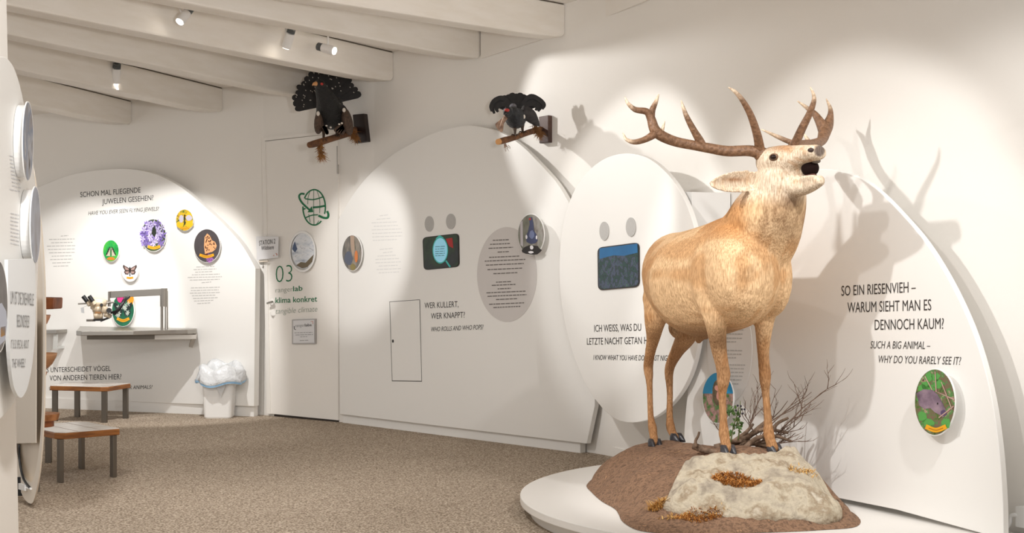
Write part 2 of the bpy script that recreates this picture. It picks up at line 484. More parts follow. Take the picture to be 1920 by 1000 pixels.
# access hatch: thin proud leaf with a keyhole
hatch = obj('access_hatch', slab([P1.hit(x, y, 0.004) for x, y in [(731.5, 567), (786, 563.3), (789.8, 714.4), (735.8, 713.8)]], -P1.n * 0.0035), M_PANEL, low)
gap = M_INK2
obj('hatch_joint', cat(quadline(P1, 730, 566.3, 787, 562.3, 0.9, 0.0012), quadline(P1, 735, 714.6, 791, 715.4, 1.2, 0.0012),
    stroke(P1, [(730.6, 566.3), (735.2, 714.6)], 0.7, 0.0012, False), stroke(P1, [(787, 562.3), (790.6, 715)], 0.8, 0.0012, False)), gap, low)
obj('keyhole', slab([P1.hit(x, y, 0.006) for x, y in ell_px(736.5, 640, 1.6, 3.0, 12)], -P1.n * 0.0018), M_BLACK, hatch)
rows = []
for k, (xa, xb) in enumerate([(712, 728), (706, 732), (697, 744), (701, 746), (697, 752), (698, 754), (698, 754), (699, 744)]):
    rows.append((xa, 405 + k * 6.6, xb, 403 + k * 6.6))
for k, (xa, xb) in enumerate([(712, 736), (718, 736), (708, 744), (704, 750), (704, 752), (710, 746), (706, 752), (710, 748)]):
    rows.append((xa, 468 + k * 6.3, xb, 466 + k * 6.3))
cap(obj('caption', para(P1, rows, 1.4, seed=5), mat('palest_ink', (222, 221, 219), 0.6), low))
oval = obj('text_oval', slab([P1.hit(x, y, 0.003) for x, y in ell_px(950.5, 515, 56, 89, 56)], -P1.n * 0.0025), mat('oval_grey', (214, 209, 206), 0.5), low)
tx = [(924, 955, 451), (919, 956, 458.5), (916, 962, 466), (933, 954, 473), (917, 975, 483), (909, 985, 490), (911, 982, 497.5), (914, 979, 506), (925, 970, 513.5),
      (930, 958, 529.5), (922, 968, 535.5), (933, 958, 542), (912, 986, 549.5), (914, 987, 556), (930, 970, 562), (917, 983, 571), (925, 976, 577)]
cap(obj('caption', para(P1, [(a, y, b, y - 0.045 * (b - a)) for a, b, y in tx], 1.9, 0.0042, seed=7), mat('caption_grey', (120, 114, 110), 0.6), low))

# --- hanging egg panel with the night question
PE = RW.shifted(0.31)
oute = [tuple(q) for q in closed_spline([(1178, 288), (1215, 297), (1250, 325), (1280, 368), (1300, 420), (1311, 480), (1316, 545), (1312, 620), (1298, 690), (1272, 742), (1232, 780), (1185, 793), (1146, 781), (1108, 738), (1080, 680), (1060, 610), (1050, 540), (1050, 470), (1058, 410), (1078, 355), (1106, 318), (1140, 295)], 4)]
egg = panel('egg_panel', PE, oute, 0.03, 'tall white egg-shaped panel floating off the wall behind the stag, with a blue screen')
lines('headline', (text_on(PE, 'ICH WEISS, WAS DU', 1114, 622.5, 1202, 620.5, 13), text_on(PE, 'LETZTE NACHT GETAN HAST', 1100.5, 646.6, 1233, 645, 12.6)), M_INK, egg)
obj('subtitle', text_on(PE, 'I KNOW WHAT YOU HAVE DONE LAST NIGHT', 1112.5, 675.2, 1262, 677, 9.5, italic=True), M_INK, egg)
# mounting box between the panel and the wall
mb = [RW.shifted(0.26).hit(x, y) for x, y in [(1180, 360), (1297, 360), (1297, 640), (1180, 640)]]
obj('mounting_box', slab(mb, -RW.n * 0.25), M_WHITE, egg)
mbk = [PE.shifted(-0.031).hit(x, y) for x, y in [(1150, 400), (1250, 400), (1250, 700), (1150, 700)]]
obj('spacer', slab(mbk, -RW.n * 0.018), M_WHITE, egg)

# --- panel behind the stag, standing on the platform
PD = Plane(1.50, 6.485, 62.0)
outd = [(1882, 1012), (1680, 956), (1560, 932), (1400, 890), (1283, 858)]
outd += [tuple(q) for q in spline([(1283, 858), (1284, 790), (1296, 690), (1318, 590), (1350, 500), (1395, 420), (1440, 360), (1490, 328), (1540, 317), (1590, 325), (1640, 352), (1700, 412), (1745, 468), (1790, 545), (1828, 632), (1856, 730), (1872, 830), (1880, 930), (1882, 1012)], 5)][:-1]
deerp = panel('egg_panel', PD, outd, 0.03, 'big white egg-shaped panel behind the stag asking why it is rarely seen')
lines('headline', (text_on(PD, 'SO EIN RIESENVIEH –', 1577.5, 555, 1717, 548, 19), text_on(PD, 'WARUM SIEHT MAN ES', 1589, 586.5, 1746, 582, 19.5),
    text_on(PD, 'DENNOCH KAUM?', 1640, 619, 1769.5, 617, 19.5)), M_INK, deerp)
lines('subtitle', (text_on(PD, 'SUCH A BIG ANIMAL –', 1632, 653.6, 1744, 655, 14, italic=True), text_on(PD, 'WHY DO YOU RARELY SEE IT?', 1647.5, 680.5, 1802, 684.5, 14, italic=True)), M_INK2, deerp)
dcap = obj('text_oval', slab([PD.hit(x, y, 0.003) for x, y in ell_px(1368, 655, 42, 100, 50)], -PD.n * 0.0025), mat('oval_pale', (236, 234, 231), 0.5), deerp)
tx = [(1360, 1392, 610), (1350, 1394, 618), (1352, 1392, 626), (1350, 1392, 634), (1362, 1380, 641), (1352, 1392, 657), (1354, 1390, 664), (1362, 1380, 671), (1346, 1398, 684), (1346, 1396, 691), (1348, 1394, 698), (1352, 1392, 705), (1356, 1390, 712), (1362, 1384, 720), (1350, 1394, 600), (1352, 1392, 592)]
cap(obj('caption', para(PD, [(a, y, b, y + 0.02 * (b - a)) for a, b, y in tx], 2.0, 0.0042, seed=9), M_PALE, deerp))

# ------------------------------------------------------------------ door
door = struct('door_1', slab([DW.hit(x, y, 0.022) for x, y in [(507, 776), (634, 788.5), (633, 250), (495, 266)]], -DW.n * 0.02), M_WALL)
WORLD_LOC[door] = np.array(door.location)
jamb = M_WALL
obj('door_frame', cat(slab([DW.hit(x, y, 0.03) for x, y in [(500, 776), (507, 776.6), (496.5, 264), (490.5, 264.5)]], -DW.n * 0.028),
    slab([DW.hit(x, y, 0.03) for x, y in [(490.5, 264.5), (633, 249.5), (633, 243), (490, 258)]], -DW.n * 0.028)), jamb, door)
obj('door_gap', slab([DW.hit(x, y, 0.012) for x, y in [(514, 781.5), (634, 792.2), (634, 789), (514, 777.5)]], -DW.n * 0.011), mat('gap_dark', (60, 52, 46), 0.9), door)
gz = lambda x, y: (460 + x / 5.0, 240 + y / 5.0)
gl = []
oe = lambda a0, a1, n=18: [gz(645 + 105 * math.cos(math.radians(a0 + (a1 - a0) * i / (n - 1))), 745 - 166 * math.sin(math.radians(a0 + (a1 - a0) * i / (n - 1)))) for i in range(n)]
DO = 0.024
for pts, w in [(oe(150, -22), 2.6), (oe(177, 310), 2.6)]:
    gl.append(stroke(DW, pts, w, DO))
for pts, w in [([(560, 665), (640, 672), (735, 645)], 2.3), ([(632, 746), (690, 741), (745, 731)], 3.6), ([(540, 764), (565, 756)], 2.6), ([(565, 842), (620, 820), (680, 815)], 2.2),
               ([(640, 578), (640, 745), (644, 910)], .8), ([(606, 590), (588, 655), (584, 715)], .9), ([(594, 808), (600, 845), (608, 885)], .9), ([(672, 590), (697, 680), (697, 800)], .9), ([(690, 868), (680, 885), (668, 900)], .9),
               ([(556, 620), (522, 618), (504, 645), (530, 700), (604, 772)], 3.6), ([(684, 822), (735, 843), (770, 842), (778, 812), (766, 780)], 4.2)]:
    gl.append(stroke(DW, [gz(*q) for q in pts], w, DO))
gl.append(poly_px(DW, [gz(*q) for q in [(582, 792), (638, 790), (622, 734)]], DO))
obj('globe_emblem', cat(*gl), M_GREEN, door)
lines('lettering', (text_on(DW, '03', 517, 530.5, 548, 528.5, 33, DO, bold=-0.02), text_on(DW, 'lab', 549.5, 546.5, 567, 545, 9.5, DO, bold=0.01),
    text_on(DW, 'klima konkret', 516.5, 568.6, 594.5, 565.6, 10.5, DO, bold=0.008)), M_GREEN, door)
lines('lettering', (text_on(DW, 'ranger', 516.5, 549, 549, 546.5, 9.5, DO, bold=-0.01), text_on(DW, 'tangible climate', 517, 589, 595, 584.5, 10.5, DO, italic=True, bold=-0.012)), mat('sage_ink', (150, 160, 146), 0.6), door)
hd = cat(tube([DW.hit(510, 566, 0.024), DW.hit(510, 566, 0.03)], 0.025, 14), tube([DW.hit(510, 566, 0.03), DW.hit(510, 566, 0.06)], 0.009, 10),
         tube([DW.hit(511, 566, 0.06), DW.hit(501, 569, 0.06)], 0.008, 10))
obj('door_handle', hd, M_STEEL, door, label='steel lever handle')
obj('door_lock', tube([DW.hit(512, 587, 0.023), DW.hit(512, 587, 0.034)], 0.024, 14), M_STEEL, door)
obj('hinge', cat(tube([DW.hit(633.5, 309, 0.04), DW.hit(633.5, 326, 0.04)], 0.008, 8), tube([DW.hit(632, 274, 0.034), DW.hit(632.6, 310, 0.034)], 0.004, 6)), M_STEEL, door)
# side lining between butterfly panel and door
a0 = BW.hit(484, 781); 
# --- STATION 2 notice
SN = DW.shifted(0.05)
nz = lambda x, y: (470 + x / 4.347, 430 + y / 4.347)
sn = thing('notice', DW.hit(501, 490, 0.04), 'laminated white notice reading STATION 2 beside the door frame', 'notice')
obj('sheet', slab([SN.hit(*nz(*q)) for q in [(50, 252), (222, 232), (226, 60), (44, 58)]], -DW.n * 0.004), mat('notice_paper', (226, 225, 226), 0.3), sn)
lines('lettering', (text_on(SN, 'STATION 2', *nz(68, 134), *nz(200, 116), 9.0, 0.002), text_on(SN, 'Wildtiere', *nz(86, 172), *nz(188, 162), 8.0, 0.002)), M_INK2, sn)
obj('corner_mark', cat(stroke(SN, [nz(184, 214), nz(192, 216)], 1.5, 0.002, False), stroke(SN, [nz(204, 196), nz(214, 204), nz(212, 214)], 1.4, 0.002, False)), mat('rust_ink', (196, 120, 92), .6), sn)
obj('holder_rail', slab([SN.hit(*nz(*q), 0.006) for q in [(66, 270), (138, 264), (138, 255), (66, 258)]], -DW.n * 0.014), M_EDGE, sn)
obj('backing_post', slab([SN.hit(*nz(*q), -0.006) for q in [(70, 240), (120, 236), (120, 80), (70, 80)]], -DW.n * 0.02), M_WHITE, sn)
# --- info plate on the door
IP = DW.shifted(0.023)
ip = thing('info_plate', DW.hit(570, 646, 0.023), 'small silver framed info plate screwed on the door below the lettering', 'sign')
obj('frame', slab([IP.hit(x, y, 0.016) for x, y in [(547.5, 645.5), (591, 645), (591, 598), (547.5, 599.5)]], -DW.n * 0.015), mat('plate_silver', (176, 172, 170), 0.35, 0.6), ip)
obj('sheet', slab([IP.hit(x, y, 0.0185) for x, y in [(549.5, 643.5), (589, 643), (589, 600), (549.5, 601.5)]], -DW.n * 0.002), mat('plate_sheet', (222, 221, 222), 0.35), ip)
lines('lettering', (text_on(IP, 'ranger', 554, 613.6, 571, 612.6, 5.4, 0.0195), para(IP, [(552, 624.5, 586, 623.5), (554, 628.5, 587, 627.5), (563, 632, 576, 631.6), (562, 639, 578, 638.6)], 1.1, 0.0195, seed=4)), mat('plate_grey', (150, 150, 150), .6), ip)
obj('logo', cat(text_on(IP, 'labs', 571.5, 612.6, 584, 611.8, 5.4, 0.0195, bold=0.01), stroke(IP, [(551.5, 612), (551.8, 617.5), (555, 618.5)], 1.2, 0.0195, False)), M_INK2, ip)
obj('corner_mark', stroke(IP, [(582.5, 603.4), (586.5, 602.6), (586.8, 608)], 1.0, 0.0195, False), mat('rust_ink', (196, 120, 92), .6), ip)

# ================================================================== picture discs, screens, listening holes
def disc(pl, cx, cy, rx, ry, label, pmat, motif=(), off=0.03, rim=0.965, name='picture_disc', cat_='picture', band=None, group=None, tilt=0.0):
    t = thing(name, pl.hit(cx, cy + ry, 0.0), label, cat_, group)
    obj('spacer', slab([pl.hit(x, y, off - 0.009) for x, y in ell_px(cx, cy, rx * .72, ry * .72, 28)], -pl.n * (off - 0.0105)), M_WHITE, t)
    bevel(fix_normals(obj('board', slab([pl.hit(x, y, off) for x, y in ell_px(cx, cy, rx, ry, 48)], -pl.n * 0.009), M_WHITE, t)), 0.0015, 1)
    pr = obj('print', slab([pl.hit(x, y, off + 0.0012) for x, y in ell_px(cx, cy, rx * rim, ry * rim, 48)], -pl.n * 0.001), pmat, t)
    lay = off + 0.0020
    for k, (nm, pts, m) in enumerate(motif):
        if isinstance(pts[0], list) and len(pts) > 1 and len(pts) <= 4 and nm not in ('butterfly', 'wing_cells'):
            for q in pts[1:]:
                obj(nm, poly_px(pl, [(cx + rx * x, cy - ry * y) for x, y in q], lay), m, t)
            pts = pts[0]
        if isinstance(pts[0], list):
            g = cat(*[poly_px(pl, [(cx + rx * x, cy - ry * y) for x, y in q], lay) for q in pts])
        else:
            g = poly_px(pl, [(cx + rx * x, cy - ry * y) for x, y in pts], lay)
        obj(nm, g, m, t); lay += 0.0005
    if band:
        x, y, w, h, sag = band
        pts = [(cx + rx * (x - w), cy - ry * (y + sag)), (cx + rx * x, cy - ry * (y - sag * .35)), (cx + rx * (x + w), cy - ry * (y + sag))]
        obj('caption_band', stroke(pl, pts, ry * h, lay), M_YEL, t)
        ln = [(cx + rx * (x - w * .7), cy - ry * (y + sag * .45)), (cx + rx * x, cy - ry * (y - sag * .35)), (cx + rx * (x + w * .7), cy - ry * (y + sag * .45))]
        obj('caption_print', stroke(pl, ln, ry * h * .16, lay + 0.0005), mat('caption_brown', (170, 110, 20), .6), t)
    return t
def blob(cx, cy, rx, ry, n=14, seed=0, wob=0.12):
    r = random.Random(seed)
    return [(cx + rx * (1 + r.uniform(-wob, wob)) * math.cos(2 * math.pi * k / n), cy + ry * (1 + r.uniform(-wob, wob)) * math.sin(2 * math.pi * k / n)) for k in range(n)]
def petals(seed, n, region, size):
    """many little pointed petals scattered in a region (x0,x1,y0,y1)"""
    r = random.Random(seed); out = []
    for _ in range(n):
        x, y = r.uniform(*region[:2]), r.uniform(*region[2:])
        if x * x + y * y > 0.8: continue
        a = r.uniform(0, 6.28)
        for k in range(5):
            w = a + k * 1.2566
            s = size * r.uniform(.8, 1.25)
            out.append([(x, y), (x + s * .55 * math.cos(w - .35), y + s * .55 * math.sin(w - .35)), (x + s * math.cos(w), y + s * math.sin(w)), (x + s * .55 * math.cos(w + .35), y + s * .55 * math.sin(w + .35))])
    return out
C = lambda name, rgb: mat('print_' + name, rgb, 0.4)
GB = 'round butterfly pictures on the flying jewels panel'
# green swallowtail
wing = lambda s: [[(s * .02, .1), (s * .1, .42), (s * .28, .22), (s * .48, -.1), (s * .66, -.4), (s * .3, -.52), (s * .06, -.45)]]
stripes = lambda s: [[(s * (.08 + .12 * k), .28 - .2 * k), (s * (.13 + .13 * k), .22 - .2 * k), (s * (.2 + .12 * k), -.48 + .02 * k), (s * (.12 + .12 * k), -.5)] for k in range(4)]
disc(PB, 208, 470.5, 15, 20.5, 'small green picture disc of a striped swallowtail butterfly', mat_print('leaf_green', [(10, 120, 50), (30, 165, 70), (90, 190, 60)], 14),
     [('butterfly', wing(1) + wing(-1), C('black', (30, 26, 24))), ('wing_stripes', stripes(1) + stripes(-1), C('cream', (232, 224, 196))), ('flower', blob(0, -.72, .5, .16, seed=2), C('orange_flower', (206, 128, 40)))], group=GB)
# lilac
rg = (-.85, .85, -.55, .75)
disc(PB, 287.5, 441.5, 23.8, 31, 'picture disc of lilac blossom with yellow caption, centre of the panel', mat_print('lilac_ground', [(40, 52, 34), (70, 86, 52), (86, 92, 70)], 12),
     [('blossom', petals(11, 42, rg, .3), C('lilac', (148, 126, 200))), ('blossom', petals(12, 24, rg, .26), C('lilac_pale', (208, 196, 236))), ('shadow_gap', blob(.05, .25, .2, .3, seed=4, wob=.3), C('deep_green', (36, 44, 34)))],
     band=(.05, -.74, .5, .17, .07), group=GB)
# yellow
disc(PB, 346, 413, 16.4, 20.6, 'small picture disc of a grey butterfly on yellow flowers, nearest the panel rim', mat_print('yellow_ground', [(44, 54, 24), (90, 110, 40), (236, 190, 40), (70, 60, 30)], 26),
     [('flower', [blob(-.5, -.4, .42, .34, seed=1), blob(.55, -.35, .42, .32, seed=2), blob(.5, .45, .3, .25, seed=3)], C('yellow_flower', (240, 188, 30))),
      ('butterfly', [blob(-.38, .1, .26, .36, seed=5), blob(.5, .2, .36, .26, seed=6)], C('grey_wing', (196, 190, 206))), ('stem', [[(-.08, .5), (.06, .5), (.1, -.4), (-.02, -.45)]], C('dark_stem', (40, 26, 22)))],
     band=(0, -.74, .5, .2, .08), group=GB)
# fritillary
fw = [(-.15, -.5), (-.22, .0), (-.18, .5), (.02, .72), (.2, .6), (.38, .32), (.62, .22), (.74, 0), (.66, -.2), (.4, -.36), (.1, -.42)]
r_ = random.Random(8)
spots = [blob(r_.uniform(-.12, .6), r_.uniform(-.35, .55), .04, .045, 7, seed=k) for k in range(34)]
disc(PB, 388, 461, 25, 32, 'picture disc of an orange fritillary butterfly on a dark ground', mat_print('dusk_ground', [(62, 56, 60), (76, 70, 72), (90, 80, 84)], 4),
     [('thistle', petals(21, 9, (0, .4, -.85, -.45), .2), C('thistle', (186, 120, 200))), ('butterfly', fw, C('orange_wing', (226, 168, 118))), ('wing_spots', spots, C('brown_spot', (92, 52, 36))), ('body', [[(-.2, -.5), (.1, -.42), (.06, -.6), (-.25, -.62)]], C('brown_spot', (92, 52, 36)))],
     band=(-.02, -.62, .54, .16, .09), group=GB)
# white disc with pinned butterfly
pw = lambda s: [[(s * .04, .18), (s * .8, .5), (s * .84, .3), (s * .6, -.02), (s * .72, -.12), (s * .56, -.34), (s * .2, -.36), (s * .04, -.1)]]
pi_ = lambda s: [[(s * .14, .14), (s * .66, .36), (s * .52, .06), (s * .16, .02)], [(s * .12, -.06), (s * .58, -.1), (s * .46, -.26), (s * .2, -.26)]]
disc(PB, 243.5, 507.5, 15.6, 21.6, 'small white picture disc with a brown butterfly, wings spread', mat('print_white', (240, 238, 242), .4),
     [('butterfly', pw(1) + pw(-1), C('moth_brown', (72, 56, 50))), ('wing_cells', pi_(1) + pi_(-1), C('moth_rose', (176, 146, 138))), ('body', [[(-.07, .3), (.07, .3), (.05, -.5), (-.05, -.5)]], C('moth_dark', (36, 28, 26)))],
     band=(0, -.64, .4, .16, .03), group=GB)
# green disc behind the microscope
disc(PB, 230.5, 582, 21, 31, 'green picture disc of a white-spotted moth, behind the microscope arm', mat_print('moth_green', [(10, 84, 60), (26, 104, 74), (40, 120, 84)], 5),
     [('flower', blob(-.1, .72, .42, .3, seed=3), C('pink', (222, 60, 140))), ('flower', blob(.66, .62, .3, .36, seed=5), C('orange_petal', (240, 160, 40))),
      ('butterfly', pw(1) + pw(-1), C('moth_black', (30, 46, 44))), ('wing_spots', petals(31, 16, (-.6, .7, -.35, .4), .16), C('moth_white', (214, 226, 214)))],
     band=(.02, -.6, .55, .17, .1), group=GB)
# door disc (framed round picture of clouds)
dd = disc(DW.shifted(0.023), 568.5, 470.5, 22, 34, 'round framed picture of cloudy mountain peaks on the door', mat_print('cloud_peaks', [(150, 160, 176), (206, 212, 220), (232, 234, 238), (120, 130, 142)], 9, detail=5, stretch=(1, 1, 2.4)),
     [('peak', [[(-.95, .1), (-.72, .52), (-.5, .1), (-.7, -.1)]], C('peak_blue', (66, 84, 118))), ('hillside', [[(-.6, -.8), (-.2, -.62), (.2, -.66), (.9, -.2), (.75, -.62), (.35, -.9), (-.1, -.97)]], C('hill_brown', (112, 98, 72)))], off=0.02, rim=.985)
ring = [np.array([DW.shifted(0.023).hit(x, y, o) for x, y in ell_px(567, 472, a, b2, 48)]) for a, b2, o in [(25, 39, 0.002), (25, 38.5, 0.026), (22.4, 34.6, 0.026), (22.4, 34.6, 0.002)]]
rv, rf = loft(ring + [ring[0]], cap=False)
fix_normals(obj('rim', (rv, rf), M_WHITE, dd, smooth=False))
# low panel discs
disc(P1, 660, 474.5, 18.6, 34, 'tall picture disc of bark and an orange fungus beside the door', mat_print('bark', [(70, 66, 60), (110, 106, 100), (150, 140, 128), (84, 88, 70)], 16, stretch=(1, 1, .3)),
     [('trunk', [[(-.2, .95), (.2, .95), (.28, .2), (.1, -.2), (-.1, .2)]], C('bark_pale', (176, 152, 132))), ('rock', blob(-.35, -.3, .4, .4, seed=2), C('slate', (90, 96, 112))),
      ('bird_breast', blob(.42, -.2, .17, .34, seed=3, wob=.05), C('fungus', (210, 124, 66))), ('stone', blob(.08, -.78, .26, .18, seed=6), C('moss', (140, 126, 74)))])
disc(P1, 995.5, 440, 25, 39, 'picture disc of a blue-black grouse among trees, above the grey text oval', mat_print('wood_blur', [(96, 96, 84), (126, 126, 112), (150, 146, 140), (88, 74, 66)], 7, stretch=(1.6, 1.6, .8)),
     [('undergrowth', blob(.05, -.75, .7, .24, seed=2), C('undergrowth', (40, 34, 32))), ('trunk', [[(-.8, .6), (-.62, .65), (-.58, -.6), (-.78, -.5)]], C('birch', (196, 192, 196))),
      ('grouse', [(-.16, .82), (.08, .84), (.18, .55), (.22, .2), (.42, -.02), (.5, -.3), (.3, -.42), (.0, -.46), (-.32, -.36), (-.4, -.12), (-.22, .16), (-.1, .5)], C('grouse_blue', (66, 72, 104))),
      ('breast', blob(.06, .0, .2, .2, seed=4), C('grouse_light', (112, 122, 158))), ('comb', blob(-.08, .74, .09, .06, seed=5), C('comb_red', (176, 60, 48))),
      ('white_mark', [blob(-.34, -.12, .07, .1, seed=6), blob(.42, -.14, .06, .1, seed=7), blob(.05, -.62, .14, .1, seed=8), blob(.0, -.85, .2, .06, seed=9)], C('white', (222, 216, 214)))], off=0.06)
# discs on the deer panel
rz = ell_px(0, 0, .42, .42, 24)
disc(PD, 1346, 747, 29, 48, 'picture disc with bright blue top, half hidden by the stag foreleg', mat_print('meadow', [(40, 74, 40), (80, 128, 60), (150, 118, 110), (190, 150, 140), (60, 84, 50)], 24),
     [('sky', [(x, y) for x, y in ell_px(0, 0, .965, .965, 48) if y < -.1] and [(math.cos(a), math.sin(a)) for a in np.linspace(.18, math.pi - .18, 24)], C('sky_blue', (20, 150, 205))),
      ('inset', [(-.02 + .34 * math.cos(a), .22 + .5 * math.sin(a)) for a in np.linspace(0, 6.2, 28)], mat_print('inset_wood', [(70, 60, 40), (110, 92, 66), (150, 110, 90)], 24)),
      ('inset_animal', [blob(.0, .4, .22, .12, seed=1), blob(.05, .1, .14, .2, seed=2)], C('pink_fur', (214, 150, 132)))], off=0.05)
disc(PD, 1752.5, 754.5, 38.5, 63.5, 'large picture disc of a purple-grey wild boar in thicket, yellow caption', mat_print('thicket', [(40, 34, 28), (92, 120, 60), (126, 92, 84), (70, 140, 70), (180, 150, 130), (60, 44, 40)], 26, detail=6),
     [('leaves', [blob(-.1 + .3 * math.cos(k), .55 + .2 * math.sin(2 * k), .22, .13, seed=k, wob=.35) for k in range(5)] + [blob(-.62, .42, .22, .12, seed=7, wob=.3), blob(-.6, -.42, .26, .16, seed=8, wob=.3), blob(-.3, -.6, .3, .12, seed=9, wob=.3), blob(.55, -.62, .2, .14, seed=10, wob=.3), blob(-.7, .1, .18, .1, seed=11)], C('leaf', (88, 160, 78))),
      ('boar', [(-.9, .26), (-.55, .38), (-.1, .36), (.15, .22), (.32, .05), (.52, -.2), (.58, -.36), (.4, -.44), (.2, -.36), (.0, -.3), (-.2, -.18), (-.5, -.2), (-.75, -.1)], mat_print('boar_hide', [(92, 76, 90), (132, 112, 128), (160, 138, 150)], 16)),
      ('snout', blob(.44, -.32, .15, .09, seed=3), C('snout', (88, 72, 104))), ('eye', blob(.14, -.04, .035, .03, seed=4), C('black', (30, 26, 24))),
      ('twigs', [[(.1, .3), (.14, .3), (.96, .1), (.94, .06)], [(.3, .6), (.34, .6), (.86, -.2), (.82, -.22)], [(.0, .9), (.04, .9), (.1, .3), (.05, .3)], [(.2, -.48), (.2, -.44), (.92, -.1), (.92, -.14)], [(-.5, .76), (-.46, .78), (-.1, .36), (-.15, .36)]], C('twig', (196, 160, 150)))],
     band=(.06, -.8, .5, .14, .08), off=0.05)

# screens and listening holes
def screen(pl, q, label, sm):
    t = thing('touch_screen', pl.hit((q[0][0] + q[2][0]) / 2, q[2][1]), label, 'screen')
    def rnd(q, r=0.13):
        out = []
        for i in range(4):
            a, b2, c = np.array(q[i - 1], float), np.array(q[i], float), np.array(q[(i + 1) % 4], float)
            p0, p1 = b2 + (a - b2) * r, b2 + (c - b2) * r
            for s in np.linspace(0, 1, 6):
                out.append(tuple((1 - s) ** 2 * p0 + 2 * s * (1 - s) * b2 + s * s * p1))
        return out
    c = np.mean(np.array(q, float), axis=0)
    obj('housing', slab([pl.hit(x, y, 0.006) for x, y in rnd(q)], -pl.n * 0.0055), mat('screen_rim', (46, 40, 36), .5), t)
    d = obj('display', slab([pl.hit(x, y, 0.0075) for x, y in rnd([tuple(c + (np.array(p) - c) * .955) for p in q])], -pl.n * 0.0014), sm, t)
    return t
sA = screen(P1, [(792, 445.5), (860, 437.5), (861, 500.5), (794.5, 507)], 'dark touch screen showing a pale blue magnifying glass, in the largest panel', mat_print('screen_leaf', [(16, 30, 16), (32, 50, 26), (26, 32, 28), (40, 40, 44)], 7, emit=0.22))
so = 0.0082
obj('image_red', poly_px(P1, [(836, 448), (848, 446), (850, 466), (842, 462), (838, 454)], so), mat('screen_red', (140, 30, 28), .5, emit=.3), sA)
obj('magnifier', cat(poly_px(P1, ell_px(825.5, 469.5, 14.5, 25, 40), so + .0003), stroke(P1, [(836, 489), (844, 501)], 3, so, False), poly_px(P1, [(816, 448), (824, 441), (832, 446)], so)), mat('screen_teal', (50, 150, 140), .4, emit=.35), sA)
obj('magnifier_glass', poly_px(P1, ell_px(825.5, 469.5, 13, 22.8, 40), so + .0007), mat('screen_cyan', (120, 172, 190), .4, emit=.55), sA)
obj('display_text', para(P1, [(816, y, 834, y - 1) for y in (463, 467.5, 472, 476, 480)], 1.1, so + .0011, seed=2), mat('screen_text', (60, 110, 120), .5), sA)
sB = screen(PE, [(1120, 464.5), (1198, 454.5), (1198.5, 538), (1121, 545)], 'dark touch screen with blue dusk sky over foliage, in the hanging egg panel', mat_print('screen_dusk', [(8, 24, 32), (26, 62, 58), (16, 40, 36), (64, 70, 96), (22, 60, 44), (74, 100, 96)], 26, emit=0.22, detail=8))
sk = [PE.hit(x, y, 0.0082) for x, y in [(1124, 466), (1195, 457), (1195.5, 474), (1170, 480), (1150, 479), (1124, 486)]]
obj('image_sky', flat(sk), mat_print('screen_sky', [(10, 70, 110), (16, 90, 134)], 3, emit=.45), sB)
def hole(pl, cx, cy, rx, ry, label):
    g = slab([pl.hit(x, y, 0.005) for x, y in ell_px(cx, cy, rx, ry, 32)], -pl.n * 0.0045)
    o = obj('speaker_grille', g, mat('grille_grey', (196, 194, 191), .6, noise=((178, 176, 173), 400, 2)))
    tag(o, label, 'speaker', 'round grey speaker grilles above the screens'); return o
hole(P1, 804.5, 420, 8.3, 14.6, 'round grey speaker grille above the magnifier screen, the left one')
hole(P1, 845, 415.5, 8.8, 14.6, 'round grey speaker grille above the magnifier screen, the right one')
hole(PE, 1132.5, 433.5, 8.8, 17.6, 'round grey speaker grille above the blue screen, the left one')
hole(PE, 1182.5, 426, 9.2, 18, 'round grey speaker grille above the blue screen, the right one')

# ================================================================== ceiling spots
M_LAMP = mat('lamp_white', (236, 234, 232), 0.35)
M_SINK = mat('heat_sink', (120, 124, 126), 0.4, 0.7)
M_LENS = mat('lamp_lens', (255, 246, 232), 0.3, emit=14.0)
def ceil_spot(top_px, head_px, Y, aim, length, dia, label, power=0, size=40, blend=.35, lens_on=True):
    head = P(*head_px, Y)
    tx, ty = P(*top_px, Y)[:2]
    top = np.array([head[0] + (tx - head[0]), Y, zc(tx, Y) - 0.001])
    t = thing('ceiling_spotlight', top, label, 'spotlight', 'white ceiling spotlights')
    d = np.asarray(aim, float) - head; d /= np.linalg.norm(d)
    obj('canopy', tube([top - (0, 0, 0.018), top], 0.028, 16), M_LAMP, t)
    hinge = np.array([top[0], top[1], head[2] + dia * .72])
    obj('stem', cat(tube([top - (0, 0, 0.018), hinge], 0.0065, 8), tube([hinge, head], 0.0065, 8)), M_LAMP, t)
    a, b2 = head - d * length * .42, head + d * length * .58
    obj('housing', tube([a, a + d * .004, b2 - d * .003, b2], [dia * .44, dia * .5, dia * .5, dia * .47], 20), M_LAMP, t)
    fins = []
    for k in range(4):
        c = a - d * (0.004 + 0.009 * k)
        fins.append(tube([c, c - d * .005], dia * .45, 18))
    fins.append(tube([a, a - d * .036], dia * .2, 10))
    obj('heat_sink', cat(*fins), M_SINK, t)
    obj('lens', tube([b2 - d * .002, b2 + d * .002], dia * .4, 18), M_LENS, t)
    if power:
        spot(b2 + d * .012, aim, power, size, blend, 0.022)
    return t
ceil_spot((338, 2), (345, 31), 8.1, (-2.9, 6.6, .7), .085, .056, 'lit ceiling spotlight at upper left, tilted towards the camera', 25, 50)
ceil_spot((536, 50), (541, 74), 8.95, (-2.4, 9.9, .2), .10, .06, 'ceiling spotlight pointing steeply down, beside the brightly lit one', 40, 50, .8)
ceil_spot((615, 62), (614, 92), 9.32, (.85, 8.3, 1.95), .10, .06, 'brightly glowing ceiling spotlight just above the capercaillie', 62, 62, .3)
ceil_spot((220, 117), (218, 140), 9.9, (-3.3, 10.9, .2), .105, .062, 'ceiling spotlight furthest left, over the butterfly panel', 30, 50, .8)

